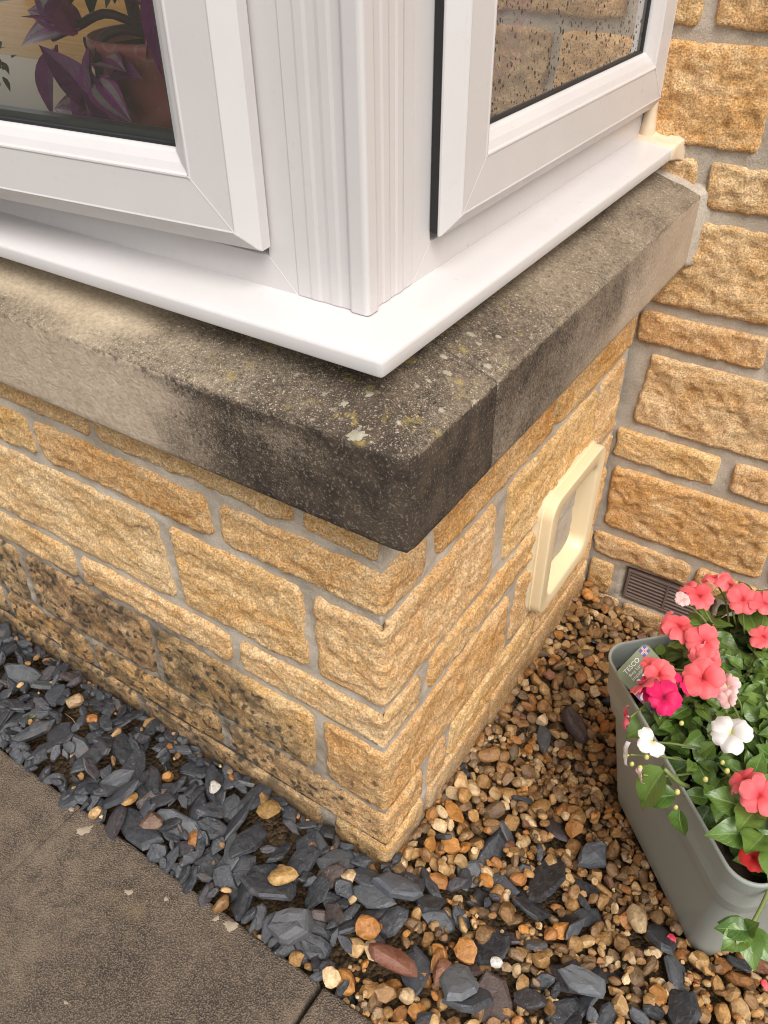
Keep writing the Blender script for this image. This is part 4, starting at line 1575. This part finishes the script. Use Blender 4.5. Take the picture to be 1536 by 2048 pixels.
bloom('coral_front', .4900, .1900, -.640, 'red', .70, nrm=(-.3, -.55, .75))

# leafy shoots: a dome over the trough
shoots = []
for k in range(60):
    a, b = pr_.uniform(-.225, .235), pr_.uniform(-.125, .17)
    edge_ = max(abs(a) / .24, abs(b) / .17)
    shoots.append((a, b, H_ + .085 * (1 - edge_ ** 2) + pr_.uniform(-.035, .02)))
shoots += [(-.04, -.148, H_ + .012), (-.15, -.14, H_ + .02), (.15, -.13, H_ + .0), (.22, -.10, H_ + .0), (.05, -.115, H_ - .005), (.11, -.11, H_ - .015), (.18, -.09, H_ + .0), (.21, -.03, H_ + .02), (-.02, -.09, H_ + .02), (.06, -.06, H_ + .03), (.14, .02, H_ + .05), (.2, .06, H_ + .04), (.0, -.12, H_ + .045), (.1, -.1, H_ + .05), (-.08, -.10, H_ + .05), (.17, -.06, H_ + .06), (.03, -.04, H_ + .07)]
shoots += [(-.205, -.03, H_ + .005), (-.21, .05, H_ + .02), (-.20, .12, H_ + .03), (-.19, -.10, H_ + .0), (-.17, .0, H_ + .03), (-.12, -.12, H_ + .02), (-.08, -.145, H_ + .015), (.03, -.15, H_ + .01), (.10, -.15, H_ - .005)]
for k in range(34):
    a, b = pr_.uniform(-.25, .12), pr_.uniform(-.02, .20)
    shoots.append((a, b, H_ + pr_.uniform(.03, .105)))
for a, b, z in shoots:
    key = 'coral_back' if (a < -.02 and b > -.03) else ('magenta' if a < -.06 else ('white' if a < .10 else 'coral_front'))
    p_ = Vector(pl(a, b, z))
    bb = base_of(key)
    stem(PLANTS[key], bb.lerp(Vector((p_.x, p_.y, bb.z)), .7), p_, .0042, .0028, .012)
    out = pt * a * 1.6 + pnv * (b * 2.4 if b > 0 else b * .6)
    rosette(PLANTS[key], p_, int(pr_.integers(8, 13)), pr_.uniform(.60, .90), out + Vector((0, -.12, .75)))
# single leaves hanging over the long side, and a spray over the near corner
place('leaf', LEAFM[0], PLANTS['white'], (.3330, .2260, -.595), (-.25, -.50, -.75), (-.5, -.5, .6), 1.12)
stem(PLANTS['white'], (.372, .265, -.655), (.3330, .2290, -.594), .0042, .0035, .004)
place('leaf', LEAFM[2], PLANTS['white'], (.3740, .2050, -.640), (.30, -.55, -.70), (-.4, -.5, .6), .62)
place('leaf', LEAFM[1], PLANTS['white'], (.3600, .2200, -.630), (-.55, -.25, -.3), (-.4, -.5, .6), .75)
for d_, s_ in (((-.7, -.4, .1), .62), ((-.4, -.7, -.2), .7), ((.3, -.8, .0), .7), ((-.9, -.1, -.3), .6), ((.2, -.5, -.7), .66), ((.7, -.5, .1), .7), ((0, -.2, .8), .5)):
    place('leaf', LEAFM[int(pr_.integers(4))], PLANTS['coral_front'], (.5200, .1250, -.720), d_, (-.2, -.4, .8), s_)
stem(PLANTS['coral_front'], (.53, .23, -.71), (.5200, .1250, -.722), .004, .003, .004)
for x_, y_, z_, d_, s_ in ((.492, .215, -.615, (-.2, -.75, .35), .95), (.478, .205, -.612, (-.65, -.5, .25), .9), (.505, .20, -.615, (.45, -.75, .2), .9), (.455, .235, -.60, (-.75, -.3, .2), .85), (.470, .235, -.595, (-.2, -.8, .3), .85)):
    place('leaf', LEAFM[int(pr_.integers(4))], PLANTS['coral_front'], (x_, y_, z_), d_, (-.2, -.4, .8), s_)
# seed pods and buds
for x, y, z in ((.286, .222, -.61), (.300, .215, -.60), (.303, .228, -.585), (.362, .212, -.61), (.368, .203, -.635), (.405, .262, -.56), (.415, .255, -.565), (.330, .300, -.56), (.392, .250, -.60)):
    key = 'white'
    vv = ico(2)[0] * np.array([.0042, .0042, .0085]) * pr_.uniform(.8, 1.2)
    vv = vv * (1 - .35 * np.abs(vv[:, 2:3]) / .0085)
    obj('bud', vv + np.array([x, y, z]), ico(2)[1], BUDM, PLANTS[key])

# petals that dropped on the gravel
for (x, y, z, kd, lb) in ((.600, .265, -1.098, 'coral', 'fallen pink petals on the gravel in front of the planter'), (.437, .262, -1.098, 'rose', 'fallen red petal on the gravel close under the planter side')):
    o_ = bpy.data.objects.new('fallen_petal', PETM[kd][0])
    COL.objects.link(o_)
    o_.matrix_world = Matrix.Translation(W((x, y, z + .012))) @ Matrix.Rotation(1.1 + x * 9, 4, 'Z') @ Matrix.Rotation(.25, 4, 'Y') @ Matrix.Scale(.6, 4)
    tag(o_, lb, 'petal', 'fallen petals')

# ================================================================ loose slate and pebbles
SLATE_O, SLATE_M = slate_material('plum_slate', 'object'), slate_material('plum_slate_mass', 'mesh')
PEB_O, PEB_M = pebble_material('golden_pebble', 'object'), pebble_material('golden_pebble_mass', 'mesh')
gr_ = np.random.default_rng(99)


def slate_shape(seed):
    """a split chip: angular outline, bevelled rim, slightly stepped top; semi-axes about 1"""
    r = np.random.default_rng(500 + seed)
    n = int(r.integers(6, 10))
    an = np.sort((np.arange(n) + r.uniform(-.32, .32, n)) / n * 2 * np.pi)
    rad = r.uniform(.72, 1.12, n)
    ol = np.stack([np.cos(an) * rad, np.sin(an) * rad], 1)
    tip = int(r.integers(n))
    ol[tip] *= r.uniform(1.0, 1.25)
    rings = [(.80, -1.0), (1.0, -.45), (1.0 - r.uniform(0, .06), .30), (.86, .80), (.50, 1.0)]
    sh = r.normal(0, .09, 2)
    tl = r.normal(0, .28, 2)
    v, f = [], []
    for q, z in rings:
        for i in range(n):
            k = q * (1 + r.normal(0, .035))
            x, y = ol[i] * k + sh * (z + 1) * .5
            v.append((x, y, z + (tl @ ol[i]) * q * (1 if z > 0 else .3) + r.normal(0, .06)))
    v.append((sh[0], sh[1], 1.0 + r.normal(0, .12)))
    v.append((0, 0, -1.0))
    m = len(rings)
    for a in range(m - 1):
        for i in range(n):
            j = (i + 1) % n
            f += [(a * n + i, a * n + j, (a + 1) * n + j), (a * n + i, (a + 1) * n + j, (a + 1) * n + i)]
    for i in range(n):
        j = (i + 1) % n
        f += [((m - 1) * n + i, (m - 1) * n + j, m * n), (j, i, m * n + 1)]
    return np.array(v), np.array(f)


def pebble_shape(seed):
    r = np.random.default_rng(900 + seed)
    v, f = ico(2)
    v = v.copy()
    ang = seed % 4 != 0
    for _ in range(int(r.integers(6, 12)) if ang else 3):      # knock flats off it
        nrm = r.normal(size=3)
        nrm /= np.linalg.norm(nrm)
        lim = r.uniform(.50, .80)
        d = v @ nrm
        v = v - np.maximum(d - lim, 0)[:, None] * nrm * (1.0 if ang else .6)
    k = 1 + .14 * pn(v[:, 0] * 1.3 + seed * 3, v[:, 1] * 1.3, v[:, 2] * 1.3) + .07 * pn(v[:, 0] * 4, v[:, 1] * 4 + seed, v[:, 2] * 4)
    return v * k[:, None], f


SL = [slate_shape(k) for k in range(14)]
PB = [pebble_shape(k) for k in range(16)]
SL_ME = [make_mesh('slate_chip', v, f, SLATE_O, False) for v, f in SL]
PB_ME = [make_mesh('pebble', v, f, PEB_O, True) for v, f in PB]
for q in PB_ME: q.set_sharp_from_angle(angle=math.radians(24))

PEB_COL = [((.40, .205, .060), 5), ((.27, .125, .035), 5), ((.54, .33, .14), 4), ((.15, .072, .024), 4), ((.66, .47, .26), 2.6), ((.36, .125, .020), 2), ((.09, .050, .024), 3), ((.24, .15, .085), 2), ((.50, .19, .022), 1.2), ((.19, .065, .04), .6)]
SLA_COL = [((.038, .039, .044), 6), ((.056, .058, .065), 4), ((.024, .024, .027), 4), ((.050, .040, .044), 2), ((.090, .093, .099), 2), ((.085, .055, .046), .5)]


def pick(tab):
    w = np.array([t[1] for t in tab])
    c = np.array(tab[gr_.choice(len(tab), p=w / w.sum())][0])
    return np.clip(c * gr_.uniform(.70, 1.28) * (.80 if tab is SLA_COL else 1.0), 0, 1)


CELL = .004
HX0, HY0, HX1, HY1 = -1.80, -.20, 1.0, 1.10
hx, hy = np.arange(HX0, HX1, CELL), np.arange(HY0, HY1, CELL)
HX, HY = np.meshgrid(hx, hy, indexing='ij')
HM = ground_z(HX, HY) - .026 - .024 * sstep(.1, -.1, HX) + .010 * sstep(-.5, -.9, HX)
planter_foot = None


def in_planter(x, y, g=0.0):
    d = Vector((x - PL_C[0], y - PL_C[1], 0))
    return abs(d.dot(pt)) < PL_L / 2 - PL_T - .01 - g and abs(d.dot(pnv)) < PL_W / 2 - PL_T - .01 - g


def allowed(x, y, g=0.):
    if y < -.189 + g * .3 or y > 1.085 - g: return False
    if x < WX + .004 + g and y > WY - .012 - g: return False
    return not in_planter(x, y)


def slate_share(x, y):
    front = float(sstep(.05, -.10, x)) * float(sstep(.12, .0, y))
    corner = math.exp(-(((x - .12) / .30) ** 2 + ((y - .03) / .16) ** 2))
    near = .34 * float(sstep(.26, .05, y)) * float(sstep(.0, .2, x))
    return min(.90, .012 + .86 * front + .14 * corner * (1 - front) + .17 * near * (1 - front))


DROPPED = []      # kind, variant, location, 3x3, semi-axes, colour


def drop(kind, x, y, ax, yaw, tilt, col, settle=.62, force=None):
    a, b, c = ax
    r = max(a, b)
    i0, i1 = int((x - r - HX0) / CELL), int((x + r - HX0) / CELL) + 1
    j0, j1 = int((y - r - HY0) / CELL), int((y + r - HY0) / CELL) + 1
    i0, j0 = max(i0, 0), max(j0, 0)
    X_, Y_ = HX[i0:i1, j0:j1] - x, HY[i0:i1, j0:j1] - y
    if X_.size == 0: return
    cs, sn = math.cos(yaw), math.sin(yaw)
    lx, ly = (X_ * cs + Y_ * sn) / a, (-X_ * sn + Y_ * cs) / b
    rr = lx * lx + ly * ly
    m_ = rr < 1
    if m_.sum() < 2: return
    hm = HM[i0:i1, j0:j1]
    # follow the slope it lies on
    hs_ = hm[m_]
    gx_ = np.clip(np.polyfit(X_[m_], hs_, 1)[0], -.6, .6) if m_.sum() > 5 else 0
    gy_ = np.clip(np.polyfit(Y_[m_], hs_, 1)[0], -.6, .6) if m_.sum() > 5 else 0
    z = float(np.quantile(hs_, settle)) + c * .70
    n_ = Vector((-gx_ * .7 + tilt[0], -gy_ * .7 + tilt[1], 1)).normalized()
    xax = Vector((cs, sn, 0))
    xax = (xax - n_ * xax.dot(n_)).normalized()
    yax = n_.cross(xax)
    R3 = np.array([xax, yax, n_]).T
    slope = -(n_.x * X_ + n_.y * Y_) / n_.z
    top = z + slope + c * np.sqrt(np.clip(1 - rr, 0, 1)) * (.55 if kind == 's' else .85) + (.35 * c if kind == 's' else 0)
    HM[i0:i1, j0:j1] = np.where(m_, np.maximum(hm, top), hm)
    nvar = len(SL) if kind == 's' else len(PB)
    DROPPED.append([kind, int(gr_.integers(nvar)) if force is None else force, (x, y, z), R3, ax, col])
    return len(DROPPED) - 1


def lowest(n, x0, x1, y0, y1):
    best = None
    for _ in range(n):
        x, y = gr_.uniform(x0, x1), gr_.uniform(y0, y1)
        if not allowed(x, y, .006): continue
        i, j = int((x - HX0) / CELL), int((y - HY0) / CELL)
        hgt = HM[min(i, HM.shape[0] - 1), min(j, HM.shape[1] - 1)] - float(-1.058 - .088 * sstep(-.10, .50, y) * sstep(-.12, .10, x))
        if best is None or hgt < best[0]: best = (hgt, x, y)
    return best


def fill(count, x0, x1, y0, y1, tries, scale=1.0):
    for _ in range(count):
        q = lowest(tries, x0, x1, y0, y1)
        if q is None: continue
        _, x, y = q
        if gr_.random() < slate_share(x, y):
            a = gr_.uniform(.025, .050) * scale * (1.35 if gr_.random() < .2 else 1)
            b = a * gr_.uniform(.34, .68)
            c = gr_.uniform(.0030, .0068) * (1 + (a > .045) * .35)
            if not allowed(x, y, min(a * .75, .03)): a *= .6; b *= .6
            drop('s', x, y, (a, b, c), gr_.uniform(0, 6.28), gr_.normal(0, .34, 2), pick(SLA_COL))
        else:
            a = (.0076 + .0125 * gr_.random() ** 1.8) * scale
            drop('p', x, y, (a * gr_.uniform(1, 1.35), a * gr_.uniform(.75, 1.0), a * gr_.uniform(.6, .85)), gr_.uniform(0, 6.28), gr_.normal(0, .3, 2), pick(PEB_COL))


fill(760, -1.72, .0, -.188, .06, 9)
fill(840, -1.72, .0, -.188, .06, 20, 1.02)
fill(1900, -.08, .95, -.188, 1.085, 6)
fill(1900, -.08, .75, -.188, 1.085, 14, .92)
fill(420, -.08, .6, -.188, .45, 14, 1.15)
fill(330, -1.6, .0, -.188, .06, 24, .5)
fill(170, -1.1, .6, -.188, -.15, 16, .5)
fill(900, -.08, .7, -.188, .5, 26, .55)
print('level', [round(float(np.mean((HM - ground_z(HX, HY))[(HX > a) & (HX < b) & (HY > c) & (HY < d)])), 4) for a, b, c, d in ((-.9, -.2, -.15, .04), (.0, .3, -.1, .2), (.0, .2, .5, .9))])

# stones one notices: each a thing of its own
NOTED = [
    ('stone', 'p', (.035, -.095), (.052, .024, .019), .32, (.165, .040, .034), 'maroon red stone with pale scratches among slate near the paving corner', 'stone'),
    ('stone', 'p', (.135, .005), (.029, .024, .018), .2, (.50, .20, .035), 'large smooth orange pebble lying beside grey slate', 'pebble'),
    ('stone', 'p', (-.030, -.080), (.027, .021, .016), .3, (.46, .17, .03), 'rounded amber pebble next to the paving edge', 'pebble'),
    ('stone', 'p', (-.215, -.093), (.030, .022, .014), .9, (.52, .30, .095), 'flat mustard yellow stone chip on dark slate', 'stone'),
    ('stone', 'p', (-.880, -.030), (.024, .019, .022), .5, (.46, .30, .16), 'tan stub of stone with a pale cut top on slate', 'stone'),
    ('stone', 'p', (-.455, -.022), (.017, .014, .012), 1.2, (.66, .65, .60), 'small white quartz pebble in the slate', 'pebble'),
    ('stone', 'p', (-.335, .006), (.031, .024, .014), .7, (.30, .165, .04), 'brown gold mottled stone leaning at the foot of the bay wall', 'stone'),
    ('stone', 'p', (.188, .012), (.013, .010, .009), .4, (.78, .76, .72), 'tiny bright white chip between gold pebbles', 'stone'),
    ('stone', 'p', (-.518, -.145), (.034, .026, .016), 1.1, (.115, .062, .055), 'purple brown stone against the paving edge', 'stone'),
    ('stone', 's', (.085, .640), (.050, .026, .014), 2.9, (.055, .034, .030), 'long dark brown slate in the pebbles beside the bay wall', 'slate'),
    ('stone', 's', (-.020, .020), (.046, .030, .013), .3, (.070, .074, .084), 'broad dark slate lying against the bay wall corner', 'slate'),
    ('stone', 's', (.150, -.060), (.046, .033, .009), 2.2, (.105, .110, .118), 'large flat blue grey slate slab with angular edges', 'slate'),
    ('stone', 's', (-.150, -.150), (.046, .034, .018), .6, (.080, .080, .086), 'thick blunt grey slate block touching the paving', 'slate'),
    ('stone', 's', (.250, .330), (.034, .027, .012), 1.0, (.058, .062, .072), 'leaf shaped slate on the gold gravel near the planter', 'slate'),
    ('stone', 's', (.330, .075), (.048, .026, .010), .1, (.115, .120, .126), 'pale grey flat slate on the gravel below the planter', 'slate'),
]
noted_idx = {}
for k, q in enumerate(NOTED):
    i = drop(q[1], q[2][0], q[2][1], q[3], q[4], gr_.normal(0, .12, 2), np.array(q[5]), .80)
    noted_idx[i] = q

# which stones show, and how large
cr3, cu3, cf3 = np.array(cr), np.array(cu), np.array(cf)


def seen(i):
    kind, var, (x, y, z), R3, ax, col = DROPPED[i]
    a = int((x - HX0) / CELL)
    b = int((y - HY0) / CELL)
    if not (0 <= a < HM.shape[0] and 0 <= b < HM.shape[1]): return 0, False
    r = max(1, int(min(ax[0], ax[1]) * .8 / CELL))
    blk = HM[max(0, a - r):a + r + 1, max(0, b - r):b + r + 1]
    cover = float(np.mean(blk > z + ax[2] * 1.05))
    q = np.array([x, y, z]) - CAM
    dz = q @ cf3
    u, v = .5 + FOC * (q @ cr3) / dz, .5 + FOC * .75 * -(q @ cu3) / dz
    size = math.sqrt(ax[0] * ax[1]) / dz * (1 - cover)
    infr = -.01 < u < 1.01 and -.01 < v < 1.01
    # hidden behind the planter
    t_ = (rimz - .02 - z) / (CAM[2] - z)
    px_, py_ = x + (CAM[0] - x) * t_, y + (CAM[1] - y) * t_
    if in_planter(px_, py_, -.05): infr = False
    return (size if cover < .93 else 0), infr


info = [seen(i) for i in range(len(DROPPED))]
order = sorted(range(len(DROPPED)), key=lambda i: -info[i][0])
solo = {'s': [], 'p': []}
mass = {'s': [], 'p': []}
for i in order:
    if i in noted_idx: continue
    k = DROPPED[i][0]
    if info[i][0] <= 0: continue
    if info[i][1] and len(solo[k]) < 298: solo[k].append(i)
    else: mass[k].append(i)


def stone_object(i, name, parent):
    kind, var, loc, R3, ax, col = DROPPED[i]
    me = (SL_ME if kind == 's' else PB_ME)[var]
    o_ = bpy.data.objects.new(name, me)
    COL.objects.link(o_)
    Mx = Matrix([list(R3[r] * np.array(ax) * S) for r in range(3)]).to_4x4()
    if parent is not None:
        o_.parent = parent
        Mx.translation = (Vector(loc) - Vector(ORIG[parent.name])) * S
        o_.matrix_local = Mx
    else:
        Mx.translation = W(loc)
        o_.matrix_world = Mx
    o_.color = (*col, 1)
    return o_


for i in solo['s']: stone_object(i, 'slate_chip', BED)
for i in solo['p']: stone_object(i, 'pebble', BED)
for i, q in noted_idx.items():
    o_ = stone_object(i, {'s': 'slate_stone', 'p': 'loose_stone'}[q[1]], None)
    tag(o_, q[6], q[7], 'stones that stand out in the gravel')
for k, nm, shapes, mt in (('s', 'slate_chips', SL, SLATE_M), ('p', 'pebbles', PB, PEB_M)):
    vv, ff, cc, nb = [], [], [], 0
    for i in mass[k]:
        _, var, loc, R3, ax, col = DROPPED[i]
        v, f = shapes[var]
        vv.append((v * np.array(ax)) @ R3.T + np.array(loc))
        ff.append(f + nb)
        cc.append(np.repeat(col[None], len(v), 0))
        nb += len(v)
    o_ = obj(nm, np.concatenate(vv), np.concatenate(ff), mt, BED, smooth=(k == 'p'), attrs={'tint': np.concatenate(cc)})
    if k == 'p': o_.data.set_sharp_from_angle(angle=math.radians(24))
    tag(o_, kind='stuff')
print('stones', len(DROPPED), {k: (len(solo[k]), len(mass[k])) for k in solo})

# a seedling and a dry stalk in the slate
WEED = root('seedling', (-.985, -.125, -1.045), 'tiny bright green weed sprouting between slates at the paving', 'weed')
WM = plain('fresh_green', (.16, .24, .06), .5)
mw = leaf_data('leaf', WM, .012, .0042, .2, .2, n=4, m=2)
MB().tube([(-.995, -.14, -1.05), (-.975, -.125, -1.028), (-.955, -.11, -1.02)], .0014, 5).build('stem', WM, WEED, smooth=True)
for k in range(22):
    t = gr_.random()
    place('leaf', mw, WEED, (-1.0 + .05 * t + gr_.normal() * .004, -.142 + .036 * t + gr_.normal() * .003, -1.046 + .03 * t), gr_.normal(size=3) + np.array([0, 0, .5]), (0, 0, 1), gr_.uniform(.6, 1.3))
TW = root('dry_stalk', (-.86, -.06, -1.045), 'thin dry brown stalk lying on the slate near the seedling', 'twig')
DRY = plain('dry_stalk_brown', (.26, .18, .10), .8)
MB().tube([(-.845, .0, -1.035), (-.852, -.03, -1.03), (-.858, -.058, -1.028), (-.85, -.075, -1.028)], .0013, 5).build('stalk', DRY, TW, smooth=True)
MB().tube([(-.856, -.057, -1.028), (-.88, -.05, -1.03), (-.905, -.05, -1.028)], .0010, 5).build('side_shoot', DRY, TW, smooth=True)
